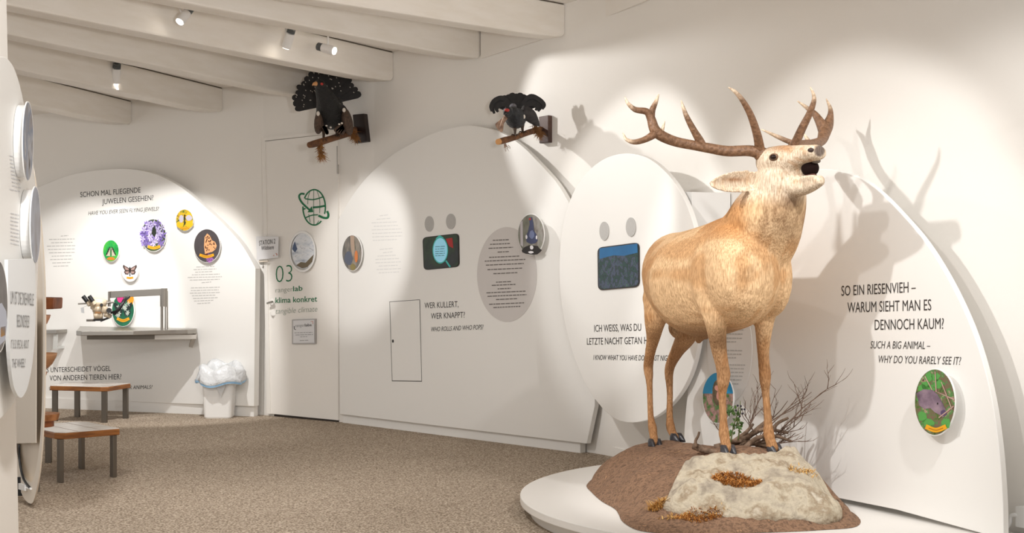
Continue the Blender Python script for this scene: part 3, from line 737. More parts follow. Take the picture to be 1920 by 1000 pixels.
# ================================================================== stools
M_SEATW = mat('stool_edge', (156, 98, 44), .45, noise=((122, 72, 30), 9, 4), stretch=(1, 1, 8))
M_SEATT = mat('stool_top', (232, 226, 220), .18, noise=((222, 212, 202), 5, 3), stretch=(8, 1, 1))
def stool(c, ang, label):
    L, W, Hs = .49, .36, .278
    t = thing('stool', (0, 0, 0), label, 'stool', 'low wooden stools with steel legs')
    cut = .05
    oc = [(-L/2, -W/2), (L/2 - cut, -W/2), (L/2, -W/2 + cut * .8), (L/2, W/2), (-L/2 + cut, W/2), (-L/2, W/2 - cut * .8)]
    bevel(fix_normals(obj('seat', slab([(x, y, Hs - .004) for x, y in oc], (0, 0, -.034)), M_SEATW, t)), .004)
    oc2 = [(x * .985, y * .985) for x, y in oc]
    obj('seat_top', slab([(x, y, Hs) for x, y in oc2], (0, 0, -.0035)), M_SEATT, t)
    obj('top_joint', cat(*[abox(-L/2 * .97, L/2 * .97, y - .0012, y + .0012, Hs, Hs + .0008) for y in (-W * .18, W * .18)]), mat('joint_dark', (120, 100, 84), .6), t)
    for sx in (-1, 1):
        for sy in (-1, 1):
            x, y = sx * (L/2 - .03), sy * (W/2 - .025)
            bevel(obj('leg', abox(x - .021, x + .021, y - .012, y + .012, 0.0, Hs - .0385), M_STEELD, t), .002)
    t.location = (c[0], c[1], 0); t.rotation_euler = (0, 0, ang)
    return t
s1 = stool((-2.52, 7.93), math.atan2(.757, -.654) + math.pi, 'wooden stool nearest the camera, glossy pale top on steel legs')
def dup(root, loc, rz, label):
    r = root.copy(); col.objects.link(r); r.location = loc; r.rotation_euler = (0, 0, rz); r['label'] = label
    for ch in list(root.children):
        q = ch.copy(); col.objects.link(q); q.parent = r
        for g2 in ch.children:
            w = g2.copy(); col.objects.link(w); w.parent = q
    return r
dup(s1, (-3.30, 10.86, 0), math.atan2(-.25, .95), 'wooden stool farther back, below the microscope table')

# ================================================================== microscope table
Yt = 10.9
tb = thing('microscope_table', P(250, 700, 11.2), 'steel wall table with tubular gantry arm below the butterfly pictures', 'table')
top = [P(143, 622, 10.78), P(152, 622, 10.74), P(250, 619, 10.82), P(330, 616, 10.98), P(352, 615.5, 11.02), P(368, 613.5, 11.1)]
ztop = 0.70
front = [(p[0], p[1]) for p in top]
bkL, bkR = PB.hit(150, 620, .004), PB.hit(369, 612, .004)
pl_ = front + [(bkR[0], bkR[1]), (bkL[0], bkL[1])]
bevel(fix_normals(obj('table_top', slab([(x, y, ztop) for x, y in pl_], (0, 0, -.036)), M_STEEL, tb)), .004)
zb = ztop - .037
obj('support_tray', slab([(P(163, 630, 10.95)[0], 10.95, zb), (P(290, 630, 11.0)[0], 11.0, zb), (P(285, 630, 11.15)[0], 11.15, zb), (P(180, 630, 11.25)[0], 11.25, zb)], (0, 0, -.04)), M_STEELD, tb)
fix_normals(tb.children[-1])
bk = PB.hit(366, 655, .004)
pj = P(368, 628, 11.1)
obj('bracket', cat(bar((P(285, 632, 11.0)[0], 11.02, zb - .024), (pj[0], pj[1], zb - .024), .04, .034), bar((pj[0] - .01, pj[1], zb - .01), (bk[0] - .03, bk[1] - .02, .56), .03, .03, (1, 0, 0))), mat('bracket_grey', (190, 184, 176), .4, .6), tb)
# gantry: two rods, sleeve, horizontal beam
Yg = 11.02
px_ = P(306.5, 616, Yg)
obj('post', cat(tube([(px_[0] - .013, Yg, ztop + .001), (px_[0] - .013, Yg, P(0, 560, Yg)[2])], .011, 10), tube([(px_[0] + .018, Yg + .02, ztop + .001), (px_[0] + .018, Yg + .02, P(0, 546, Yg)[2])], .014, 12)), M_STEEL, tb)
obj('sleeve', tube([(px_[0] + .0, Yg + .01, P(0, 575, Yg)[2]), (px_[0] + .0, Yg + .01, P(0, 541, Yg)[2])], .03, 14), M_STEEL, tb)
bevel(obj('beam', bar(P(205, 552.5, 10.98), P(303, 547.5, Yg), .03, .056), M_STEEL, tb), .003)
obj('drop_rod', tube([P(204.5, 547, 10.955), P(204.5, 573, 10.955)], .009, 10), M_STEEL, tb)
# microscope
mp = lambda x, y, Y=10.92: P(130 + x / 6.668, 530 + y / 6.668, Y)
M_BEIGE = mat('microscope_beige', (214, 196, 170), .4)
ms = thing('microscope', mp(360, 500), 'beige stereo microscope with two black eyepieces hanging from the gantry arm', 'microscope')
k6 = 1 / 6.668 * 10.92 / F
def mtube(pts, r, Y=10.92, n=14): return tube([mp(x, y, Y) for x, y in pts], np.array(r) * k6, n)
obj('body', cat(mtube([(225, 262), (300, 235), (400, 245), (462, 258)], [42, 52, 50, 40]), mtube([(285, 290), (350, 330), (470, 345)], [40, 62, 44]), mtube([(365, 300), (365, 370)], [80, 72]),
    ellipsoid(mp(350, 262), (k6 * 118, 0, 0), (0, k6 * 70, 0), (0, 0, k6 * 58))), M_BEIGE, ms, smooth=True)
obj('lens_barrel', cat(mtube([(362, 372), (364, 455)], [64, 54]), mtube([(440, 400), (520, 420)], [30, 30])), M_BEIGE, ms, smooth=True)
obj('maker_plate', slab([mp(x, y, 10.86 - .03) for x, y in [(322, 390), (392, 390), (390, 366), (320, 364)]], (0, .02, 0)), mat('plate_brown', (150, 110, 70), .5), ms)
for nm, pts, Y in [('eyepiece', [(172, 172), (228, 242)], 10.89), ('eyepiece', [(248, 170), (296, 238)], 10.86)]:
    e_ = obj(nm, mtube(pts, [27, 27], Y), M_BLACK, ms, smooth=False)
    q0, q1 = np.array(pts[1], float), np.array(pts[1], float) + (np.array(pts[1]) - np.array(pts[0])) * .55
    obj('eyepiece_tube', mtube([tuple(q0), tuple(q1)], [22, 24], Y), M_BEIGE, e_)
obj('focus_knob', tube([mp(497, 350, 10.80), mp(497, 350, 10.92)], 32 * k6, 16), M_BLACK, ms)
obj('focus_knob', tube([mp(402, 280, 10.80), mp(402, 280, 10.9)], 19 * k6, 14), M_BLACK, ms)
obj('handle', mtube([(110, 266), (235, 262)], [10, 10], 10.9, 10), M_STEEL, ms)
obj('ring_light', cat(tube([mp(270, 486), mp(270, 486) + (0, 0, .016)], 56 * k6, 20), ), M_STEELD, ms)
obj('illuminator', cat(tube([mp(368, 478), mp(368, 455)], 66 * k6, 20), mtube([(390, 480), (500, 440)], [14, 12])), M_BLACK, ms)
obj('clamp', cat(mtube([(440, 258), (560, 246)], [14, 12]), mtube([(500, 225), (500, 300)], [20, 20], 10.93), mtube([(512, 400), (500, 435)], [26, 24])), M_STEEL, ms)
obj('tag', slab([mp(x, y, 10.86) for x, y in [(150, 378), (186, 384), (180, 312), (142, 316)]], (0, .003, 0)), mat('tag_grey', (176, 176, 178), .4), ms)
obj('tag_cord', tube([mp(162, 314, 10.8615), mp(212, 292, 10.8615), mp(225, 275, 10.8615)], .0022, 6), M_PALE, ms)
ca = obj('power_cable', cat(stube([mp(742, 182, 10.975), mp(690, 230, 10.9), mp(630, 320, 10.86), mp(556, 400, 10.86)], .013, 8), stube([mp(700, 186, 10.97), mp(662, 250, 10.88), mp(610, 340, 10.85), mp(520, 380, 10.86)], .009, 8)), M_BLACK, ms, smooth=True)

# ================================================================== waste bin with liner
bc = PZ(411.5, 783)
bn = thing('waste_bin', bc, 'white waste bin with a crumpled bag over its rim beside the door', 'waste bin')
def rr(cx, cy, z, w, d, r=.03, n=6):
    out = []
    for sx, sy, a0 in [(1, 1, 0), (-1, 1, 90), (-1, -1, 180), (1, -1, 270)]:
        for k in range(n):
            a = math.radians(a0 + 90 * k / (n - 1))
            out.append((cx + sx * (w / 2 - r) + r * math.cos(a), cy + sy * (d / 2 - r) + r * math.sin(a), z))
    return np.array(out)
obj('bin_body', loft([rr(bc[0], bc[1], z, w, w * .8) for z, w in [(0, .205), (.01, .215), (.2, .235), (.33, .25), (.34, .25)]]), M_WHITE, bn, smooth=False)
rnd = random.Random(5); rings = []; n = 44
ph = [rnd.uniform(0, 6.28) for _ in range(8)]
prof = [(.27, .128, .012), (.285, .165, .02), (.30, .185, .02), (.33, .172, .026), (.37, .165, .03), (.405, .15, .03), (.425, .12, .03), (.41, .095, .01), (.36, .085, .0)]
for z, r, wv in prof:
    ring = []
    for k in range(n):
        a = 2 * math.pi * k / n
        w = sum(math.sin(a * f + ph[i] + z * 25) for i, f in enumerate((3, 5, 8, 13))) / 4
        rr_ = r + wv * w
        ring.append((bc[0] + .01 + rr_ * 1.08 * math.cos(a), bc[1] + rr_ * .92 * math.sin(a), z + wv * .7 * math.sin(a * 4 + ph[5]) + .02 * math.sin(a + ph[6])))
    rings.append(np.array(ring))
bag = obj('bin_liner', loft(rings, cap=False), mat('bag_film', (226, 228, 230), .25, bump=(.5, 30)), bn, smooth=True)
tri = [np.array([p + (0, 0, -.0) for p in rings[1]]) ]
bandv = []
for k in range(n + 1):
    bandv.append((rings[1][k % n] * .45 + rings[2][k % n] * .55))
bvec = np.array(bandv); c0 = np.array([bc[0], bc[1], 0])
o1 = bvec.copy(); o1[:, :2] = c0[:2] + (bvec[:, :2] - c0[:2]) * 1.02; o1[:, 2] -= .012
o2 = bvec.copy(); o2[:, :2] = c0[:2] + (bvec[:, :2] - c0[:2]) * 1.03; o2[:, 2] += .012
obj('drawstring', (np.vstack([o1, o2]), [(k, k + 1, n + 1 + k + 1, n + 1 + k) for k in range(n)]), mat('bag_blue', (150, 192, 226), .4), bag, smooth=True)
fl_ = [rings[0][k] for k in range(24, 33)]
obj('hanging_flap', slab([P(404, 722, bc[1] - .125), P(424, 720, bc[1] - .125), P(414, 746, bc[1] - .125)], (0, .002, 0)), mat('bag_shade', (210, 210, 210), .3), bag)

# ================================================================== left side: wall end, text panels, egg panel from behind
LP = Plane(-2.02, 6.0, 90)
a = math.atan2(.99, -.15)
LP.t = np.array([-.15, .99, 0]) / math.hypot(.15, .99); LP.n = np.array([.99, .15, 0]) / math.hypot(.15, .99); LP.p = np.array([-2.02, 6.0, 0])
LW = LP.shifted(-0.04)
q = [LW.hit(12, -60), LW.hit(12, 0), LW.hit(35, 1000), LW.hit(35.6, 1030), LW.hit(-200, 1030), LW.hit(-200, -60)]
for p_ in q:
    if p_[2] < 0.02: p_[2] = 0.0
struct('wall_left', slab(q, -LW.n * .05), M_WALL); fix_normals(bpy.data.objects['wall_left'])
outl = [(-160, 500), (-120, 250), (-60, 140), (-20, 112), (3, 106), (14, 110), (27, 128), (38, 162), (47, 205), (57, 262), (65, 330), (70, 400), (72, 470), (69, 560), (60, 650), (45, 715), (20, 765), (-20, 800), (-80, 800), (-130, 700)]
lp = obj('egg_panel', slab([LP.hit(x, y, 0.0) for x, y in closed_spline(outl, 3)], -LP.n * .03), M_PANEL)
tag(lp, 'bright white egg panel at the left edge, seen almost edge-on, carrying grey discs', 'display panel'); bevel(fix_normals(lp), .003)
# text plate in front of it
PT = LP.shifted(.05)
outp = [(15, 487), (66, 485)] + [tuple(v) for v in spline([(66, 485), (67, 560), (66, 620), (61, 680), (53, 722), (45, 741), (38, 746), (31, 738), (24, 716), (18, 660), (15, 580), (15, 487)], 5)][1:-1]
tp = obj('text_plate', slab([PT.hit(x, y) for x, y in outp], -PT.n * .012), mat('plate_offwhite', (234, 236, 237), .35))
tag(tp, 'pale shield-shaped text plate at the left edge with steeply foreshortened lettering', 'sign'); fix_normals(tp)
obj('mounting_stud', slab([PT.hit(x, y, -.013) for x, y in ell_px(42, 600, 14, 60, 24)], -PT.n * .036), M_WHITE, tp)
lines('headline', (text_on(PT, 'UM IST DIE DREHWELLE', 20, 570, 63.5, 573.5, 25), text_on(PT, 'BESONDERES?', 32, 613.5, 55.5, 614.5, 24)), mat('faded_ink', (150, 149, 148), .6), tp)
lines('subtitle', (text_on(PT, 'IT IS SO SPECIAL ABOUT', 20.5, 654, 54.5, 653.5, 17, italic=True), text_on(PT, 'THE WHEEL?', 23, 690, 48, 688.5, 17, italic=True)), mat('faded_ink', (150, 149, 148), .6), tp)
# discs with pictures on that panel
def drum(cx, cy, rx, ry, off, label, m_, faces, motif=()):
    t = thing('picture_disc', LP.hit(cx, cy + ry, 0), label, 'picture')
    obj('drum', slab([LP.hit(x, y, off - .006) for x, y in ell_px(cx, cy, rx * .9, ry * .9, 40)], -LP.n * (off - .0075)), M_WHITE, t)
    fix_normals(obj('board', slab([LP.hit(x, y, off) for x, y in ell_px(cx, cy, rx, ry, 48)], -LP.n * .005), M_WHITE, t))
    obj('print', slab([LP.hit(x, y, off + .0015) for x, y in ell_px(cx, cy, rx * .94, ry * .97, 48)], -LP.n * .0013), m_, t)
    for nm, pts, mm in motif:
        obj(nm, flat([LP.hit(cx + rx * x, cy - ry * y, off + .0022) for x, y in pts]), mm, t)
    return t
mg = mat_print('grey_photo', [(96, 88, 84), (150, 146, 148), (120, 132, 152), (176, 176, 180), (80, 74, 72)], 12, stretch=(1, 1, .5))
drum(53, 265, 10, 75, .045, 'narrow grey picture disc high on the left edge panel', mg, 0)
drum(67, 422, 9.5, 73, .05, 'grey-blue picture disc, lower right on the left edge panel', mat_print('grey_photo_b', [(112, 116, 128), (160, 164, 176), (132, 128, 132)], 10, stretch=(1, 1, .5)), 0)
drum(-2, 575, 17, 87, .055, 'dark picture disc cut by the left frame edge', mat_print('fur_photo', [(70, 64, 62), (96, 90, 88), (82, 76, 72)], 10), 0,
     [('snow', [(-.9, -.05), (.3, .08), (.8, -.1), (.92, -.35), (.7, -.72), (-.2, -.9), (-.8, -.6)], C('cold_grey', (176, 180, 194))), ('caption_band', [(.2, -.45), (.75, -.42), (.7, -.62), (.2, -.66)], M_YEL)])
obj('caption', para(LP, [(18 + .6 * k % 5, 292 + 7 * k, 36 + .4 * k, 297 + 7 * k) for k in range(10)] + [(20, 400 + 7 * k, 36, 404 + 7 * k) for k in range(9)], 2.0, .0012, seed=6), mat('faint_ink', (212, 212, 214), .6), lp)['kind'] = 'stuff'
# egg panel further on, seen from behind, with power box and cable
LB = Plane(0, 0, 0); dv = np.array([-.55, .84, 0]); dv /= np.linalg.norm(dv)
LB.t = dv; LB.n = np.array([-dv[1], dv[0], 0]); LB.n = LB.n if LB.n[1] < 0 else -LB.n
LB.p = P(83, 600, 6.75) * np.array([1, 1, 0])
outb = [(57, 945), (66, 930), (75, 880), (81, 800), (84, 700), (84.5, 600), (83, 520), (78, 440), (70, 370), (60, 310), (47, 262), (34, 250), (24, 300), (20, 500), (20, 700), (26, 860), (40, 925)]
bo = closed_spline(outb, 4)
lb = obj('egg_panel', slab([LB.hit(x, y) for x, y in bo], -LB.n * .006), M_EDGE)
tag(lb, 'egg panel turned away at left, its beige back and rim showing', 'display panel'); fix_normals(lb)
cxy = bo.mean(0)
rimv = [np.array([LB.hit(x, y, o) for x, y in (bo if s == 1 else cxy + (bo - cxy) * s)]) for s, o in [(1, .0), (1, .03), (.88, .03), (.88, .001)]]
rg_ = loft(rimv, cap=False)
fix_normals(obj('rim', rg_, mat('rim_beige', (232, 222, 208), .5), lb))
LX = LB.shifted(.035)
fix_normals(tag(obj('power_box', slab([LX.hit(x, y) for x, y in [(29, 832), (67, 831), (68, 560), (28, 560)]], -LB.n * .004), mat('box_beige', (222, 212, 198), .55)), 'beige cable box behind the left egg panel', 'box'))
cab = obj('power_cable', stube([LX.hit(36, 834), LX.hit(37, 866), LX.hit(44, 898), LX.hit(57, 917)], .006, 8), M_BLACK, smooth=True)
tag(cab, 'black cable curving below the beige box at the left edge', 'cable')
obj('plug', cat(bar(LX.hit(38, 912), LX.hit(50, 915), .02, .03), tube([LX.hit(50, 915), LX.hit(58, 917)], .006, 8)), M_WHITE, cab)
obj('socket_strip', bar(LX.hit(35.5, 895), LX.hit(36, 930), .02, .03, (1, 0, 0)), M_BLACK, cab)

# ================================================================== wooden interactive pieces beyond that panel
M_WOOD = mat('beech_wood', (196, 148, 108), .5, noise=((176, 124, 84), 6, 3), stretch=(1, 1, 6))
M_WOODD = mat('dark_wood', (150, 84, 40), .45, noise=((104, 54, 26), 12, 3))
wx = lambda px, py: P(px, py, 7.35)
ws = thing('tasting_stand', wx(74, 900) * (1, 1, 0) + (0, .0, 0), 'wooden stand of stacked bowls and blocks half hidden by the left egg panel', 'stand')
base = WORLD_LOC[ws]
pole = wx(70, 700)
obj('pole', tube([(pole[0], 7.35, .0), (pole[0], 7.35, P(0, 560, 7.35)[2] - .002)], .014, 12), M_STEEL, ws)
obj('wood_block', cat(*[slab([P(x, y, 7.28) for x, y in [(70, 581), (101, 580), (102, 559), (70, 558)]], (0, .14, 0))]), M_WOODD, ws); bevel(fix_normals(ws.children[-1]), .006)
def bowl(cx, cz, r, h, m_):
    prof = [(0.15, 0), (.45, .02), (.75, .35), (.95, .8), (1.0, 1.0), (.93, 1.0), (.7, .45), (.4, .15), (.12, .12)]
    rings = [np.array([(cx + r * a_ * math.cos(2 * math.pi * k / 28), 7.35 + r * a_ * math.sin(2 * math.pi * k / 28), cz + h * b_) for k in range(28)]) for a_, b_ in prof]
    return loft(rings)
k735 = 7.35 / F
obj('bowl', bowl(pole[0], P(0, 615, 7.35)[2], 24 * k735, 24 * k735, M_WOOD), mat('bowl_rose', (206, 152, 120), .5), ws, smooth=True)
obj('bowl', bowl(pole[0], P(0, 694, 7.35)[2], 36 * k735, 31 * k735, M_WOOD), M_WOOD, ws, smooth=True)
obj('bowl', bowl(pole[0], P(0, 716, 7.35)[2], 18 * k735, 18 * k735, M_WOOD), mat('bowl_rose', (206, 152, 120), .5), ws, smooth=True)
obj('wood_slice', cat(tube([(pole[0] + .01, 7.35, P(0, 788, 7.35)[2]), (pole[0] + .01, 7.35, P(0, 776, 7.35)[2])], [34 * k735, 37 * k735], 30)), mat('log_slice', (188, 128, 80), .6, noise=((140, 86, 46), 20, 3)), ws)
obj('wood_slice', tube([(pole[0] + .0, 7.35, P(0, 800, 7.35)[2]), (pole[0] + .0, 7.35, P(0, 789, 7.35)[2])], [30 * k735, 30 * k735], 24), M_WOODD, ws)
lf = PZ(91, 868)
obj('leg', abox(lf[0] - .018, lf[0] + .018, lf[1] - .012, lf[1] + .012, 0, P(0, 800, lf[1])[2]), M_STEELD, ws)
sh = thing('wall_shelf', PB.hit(90, 660), 'small pale wall shelf with bracket at far left of the butterfly panel', 'shelf')
obj('shelf_board', slab([PB.hit(x, y, .14) for x, y in [(60, 626), (106, 625), (106, 619), (60, 620)]], -PB.n * .135), M_STEEL, sh)
obj('bracket', cat(slab([PB.hit(x, y, .12) for x, y in [(99, 655), (105, 655), (106, 627), (100, 627)]], -PB.n * .02), slab([PB.hit(x, y, .11) for x, y in [(99, 655), (105, 655), (105, 650), (99, 650)]], -PB.n * .105)), mat('shelf_pale', (206, 206, 202), .4), sh)

# ================================================================== white cable cover low at the right edge
rc = thing('cable_cover', RW.hit(1905, 985), 'white plastic socket cover and lead on the wall at lower right corner', 'socket')
obj('cover', slab([RW.hit(x, y, .05) for x, y in [(1904, 988), (1950, 996), (1950, 954), (1904, 950)]], -RW.n * .048), M_WHITE, rc)
obj('lead', stube([RW.hit(1908, 966, .045), RW.hit(1896, 968, .05), RW.hit(1893, 982, .05), RW.hit(1884, 992, .05), RW.hit(1876, 996, .05)], .009, 8), M_WHITE, rc, smooth=True)

# ================================================================== round platform, earth mound, rock
ZP = 0.09
M_PLAT = mat('platform_white', (236, 233, 228), .4)
pc, pr = np.array([1.413, 6.70]), 1.374
def arc(r):
    pts = []
    for k in range(180):
        a = 2 * math.pi * k / 180
        p = pc + r * np.array([math.cos(a), math.sin(a)])
        d = RW.n[:2] @ (p - RW.p[:2])
        if d < 0.022:                                       # cut along the right wall
            p = p + RW.n[:2] * (0.022 - d)
        pts.append(p)
    return pts
pf = thing('platform', (pc[0] - .4, pc[1] - .4, 0), 'round white platform under the stag, cut off along the right wall', 'platform')
o = obj('platform_top', slab([(p[0], p[1], ZP) for p in arc(pr)], (0, 0, -.036)), M_PLAT, pf); bevel(fix_normals(o), .004)
fix_normals(obj('recessed_base', slab([(p[0], p[1], ZP - .037) for p in arc(pr - .05)], (0, 0, -.053)), M_PLAT, pf))

def tps(pts):
    pts = np.asarray(pts, float); n = len(pts)
    d = np.linalg.norm(pts[:, None, :2] - pts[None, :, :2], axis=2)
    K = np.where(d > 0, d * d * np.log(d + 1e-12), 0) + np.eye(n) * 2e-4
    Pm = np.column_stack([np.ones(n), pts[:, :2]])
    A = np.block([[K, Pm], [Pm.T, np.zeros((3, 3))]])
    w = np.linalg.solve(A, np.concatenate([pts[:, 2], np.zeros(3)]))
    def f(x, y):
        x, y = np.asarray(x, float), np.asarray(y, float)
        dd = np.sqrt((x[..., None] - pts[:, 0]) ** 2 + (y[..., None] - pts[:, 1]) ** 2)
        return (np.where(dd > 0, dd * dd * np.log(dd + 1e-12), 0) @ w[:n]) + w[n] + w[n + 1] * x + w[n + 2] * y
    return f
def vnoise(seed):
    r = np.random.RandomState(seed); G = r.rand(64, 64)
    def f(x, y):
        x, y = np.asarray(x), np.asarray(y)
        xi, yi = np.floor(x).astype(int), np.floor(y).astype(int); fx, fy = x - xi, y - yi
        fx, fy = fx * fx * (3 - 2 * fx), fy * fy * (3 - 2 * fy)
        g = lambda a, b_: G[a % 64, b_ % 64]
        return (g(xi, yi) * (1 - fx) + g(xi + 1, yi) * fx) * (1 - fy) + (g(xi, yi + 1) * (1 - fx) + g(xi + 1, yi + 1) * fx) * fy - .5
    return f
N1, N2, N3 = vnoise(1), vnoise(2), vnoise(3)
edge_px = [PZ(px, py, ZP)[:2] for px, py in [(1100, 910), (1110, 925), (1128, 941), (1152, 955), (1160, 966), (1168, 980), (1195, 995), (1240, 1001), (1300, 1002), (1380, 1001), (1460, 999), (1540, 995), (1607, 988)]]
edge = edge_px + [np.array(q) for q in [(1.52, 6.15), (1.42, 6.5), (1.22, 6.85), (1.06, 7.12), (.86, 7.42), (.62, 7.45), (.46, 7.27)]]
edge = closed_spline(edge, 5)
HOOF = {'fr': P(1364, 850, 6.20), 'fl': P(1450, 848, 6.28), 'hr': P(1227, 837, 6.95), 'hl': P(1267, 826.5, 7.10)}
ctrl = [tuple(v) for v in HOOF.values()] + [tuple(P(*q)) for q in [(1130, 871, 6.95), (1150, 856, 7.0), (1172, 842, 7.05), (1210, 833, 7.1), (1310, 837, 6.85), (1400, 841, 6.5), (1300, 862, 6.4), (1230, 880, 6.4), (1180, 900, 6.4),
    (1490, 855, 6.25), (1515, 880, 6.12), (1545, 918, 6.02), (1580, 960, 5.94)]]
ctrl += [(x, y, ZP) for x, y in edge[::3]]
ctrl += [tuple(P(*q)) for q in [(1330, 900, 6.02), (1400, 900, 6.02), (1460, 897, 6.04), (1260, 940, 5.96), (1330, 958, 5.86), (1400, 958, 5.85), (1480, 958, 5.87), (1540, 965, 5.9), (1250, 970, 5.85), (1400, 978, 5.80), (1500, 978, 5.80)]]
fm = tps(ctrl)
def inside(poly, x, y):
    c = np.zeros(np.shape(x), bool); j = len(poly) - 1
    for i in range(len(poly)):
        xi, yi, xj, yj = poly[i][0], poly[i][1], poly[j][0], poly[j][1]
        c ^= ((yi > y) != (yj > y)) & (x < (xj - xi) * (y - yi) / (yj - yi + 1e-12) + xi)
        j = i
    return c
ROCK_PX = [(1240, 941, 5.95), (1250, 922, 6.0), (1268, 890, 6.07), (1282, 867, 6.16), (1330, 857, 6.16), (1400, 853, 6.17), (1450, 850, 6.22), (1490, 847, 6.24), (1518, 874, 6.17), (1548, 908, 6.07), (1582, 955, 5.93), (1545, 965, 5.84), (1440, 961, 5.81), (1380, 957, 5.82), (1320, 958, 5.835), (1280, 955, 5.865)]
ro = closed_spline([P(*q)[:2] for q in ROCK_PX], 10)
def mound_z(x, y):
    x, y = np.asarray(x, float), np.asarray(y, float)
    dd = np.sqrt(((x[..., None] - ro[:, 0]) ** 2 + (y[..., None] - ro[:, 1]) ** 2)).min(-1)
    dip = np.where(inside(ro, x, y), np.clip(dd / .035, 0, 1), 0) * .05
    return base_z(x, y) - dip
def base_z(x, y):
    return fm(x, y) + .018 * N1(np.asarray(x) * 9, np.asarray(y) * 9) + .008 * N2(np.asarray(x) * 26, np.asarray(y) * 26)
# concentric rings from the edge inwards
cen = edge.mean(0); rings = []
for s in [1.0, .985, .96, .93] + list(np.linspace(.89, .02, 46)):
    q = cen + (edge - cen) * s
    z = mound_z(q[:, 0], q[:, 1])
    k = min(1.0, (1 - s) / .06)
    z = ZP + np.maximum(z - ZP, .0) * k + .03 * k ** .5 * (1 - s < .2) * 0 + (.022 * math.sqrt(k))
    rings.append(np.column_stack([q, np.maximum(z - .022, ZP + .0015 + .02 * math.sqrt(k) * (k < 1))]))
bot = np.column_stack([edge, np.full(len(edge), ZP + .0015)])
mg_ = loft([bot] + rings)
M_SOIL = mat_print('forest_soil', [(92, 70, 54), (128, 98, 76), (156, 122, 96), (110, 84, 66), (178, 138, 104)], 34, detail=8)
M_SOIL.node_tree.nodes['Principled BSDF'].inputs['Roughness'].default_value = .95
_nt = M_SOIL.node_tree; _n = _nt.nodes.new('ShaderNodeTexNoise'); _n.inputs['Scale'].default_value = 120; _n.inputs['Detail'].default_value = 6
_b = _nt.nodes.new('ShaderNodeBump'); _b.inputs['Strength'].default_value = .9; _b.inputs['Distance'].default_value = .012
_nt.links.new(_n.outputs['Fac'], _b.inputs['Height']); _nt.links.new(_b.outputs[0], _nt.nodes['Principled BSDF'].inputs['Normal'])
_c = _nt.nodes.new('ShaderNodeTexCoord'); _nt.links.new(_c.outputs['Object'], _n.inputs['Vector'])
mdl = thing('diorama_mound', (cen[0], cen[1], ZP), 'brown earth mound with a pale limestone slab that the stag stands on', 'mound')
soil = obj('soil', mg_, M_SOIL, mdl, smooth=True); fix_normals(soil)
# rock slab
rk = [(1285, 869, 6.13), (1330, 860, 6.13), (1365, 855, 6.13), (1420, 855, 6.15), (1460, 851, 6.2), (1487, 849, 6.2), (1300, 884, 6.03), (1360, 888, 6.01), (1420, 891, 6.01), (1470, 880, 6.03), (1320, 897, 5.985), (1345, 903, 5.97),
      (1380, 914, 5.945), (1418, 908, 5.955), (1252, 926, 5.98), (1290, 905, 5.95), (1318, 925, 5.89), (1352, 925, 5.885), (1400, 921, 5.885), (1440, 912, 5.895), (1475, 902, 5.92), (1520, 892, 6.02), (1240, 942, 5.95),
      (1280, 952, 5.88), (1320, 954, 5.855), (1380, 953, 5.84), (1440, 957, 5.83), (1500, 961, 5.83), (1545, 962, 5.85), (1575, 955, 5.9), (1515, 874, 6.13), (1545, 910, 6.04), (1490, 935, 5.86), (1330, 940, 5.87), (1420, 940, 5.855)]
rkw = [P(*q) for q in rk]
fr_ = tps([tuple(q) for q in rkw])
rc_ = ro.mean(0); rings = []
def rock_z(x, y):
    return fr_(x, y) + .034 * N1(x * 12, y * 15) + .022 * np.abs(N2(x * 26, y * 20)) - .006 + .008 * N3(x * 70, y * 55)
for s in [1.0, .985] + list(np.linspace(.96, .02, 70)):
    q = rc_ + (ro - rc_) * s
    z = rock_z(q[:, 0], q[:, 1])
    if s > .98: z = np.minimum(z, base_z(q[:, 0], q[:, 1]) - .045) if s == 1.0 else z - .012
    rings.append(np.column_stack([q, z]))
M_ROCK = mat_print('limestone', [(138, 126, 112), (172, 160, 142), (196, 184, 162), (156, 138, 114), (206, 196, 178)], 9, detail=9)
M_ROCK.node_tree.nodes['Principled BSDF'].inputs['Roughness'].default_value = .85
_nt = M_ROCK.node_tree; _n = _nt.nodes.new('ShaderNodeTexNoise'); _n.inputs['Scale'].default_value = 40; _n.inputs['Detail'].default_value = 8
_b = _nt.nodes.new('ShaderNodeBump'); _b.inputs['Strength'].default_value = .7; _b.inputs['Distance'].default_value = .02
_nt.links.new(_n.outputs['Fac'], _b.inputs['Height']); _nt.links.new(_b.outputs[0], _nt.nodes['Principled BSDF'].inputs['Normal'])
_c = _nt.nodes.new('ShaderNodeTexCoord'); _nt.links.new(_c.outputs['Object'], _n.inputs['Vector'])
fix_normals(obj('limestone_slab', loft(rings), M_ROCK, mdl, smooth=True, label='pale weathered limestone slab'))
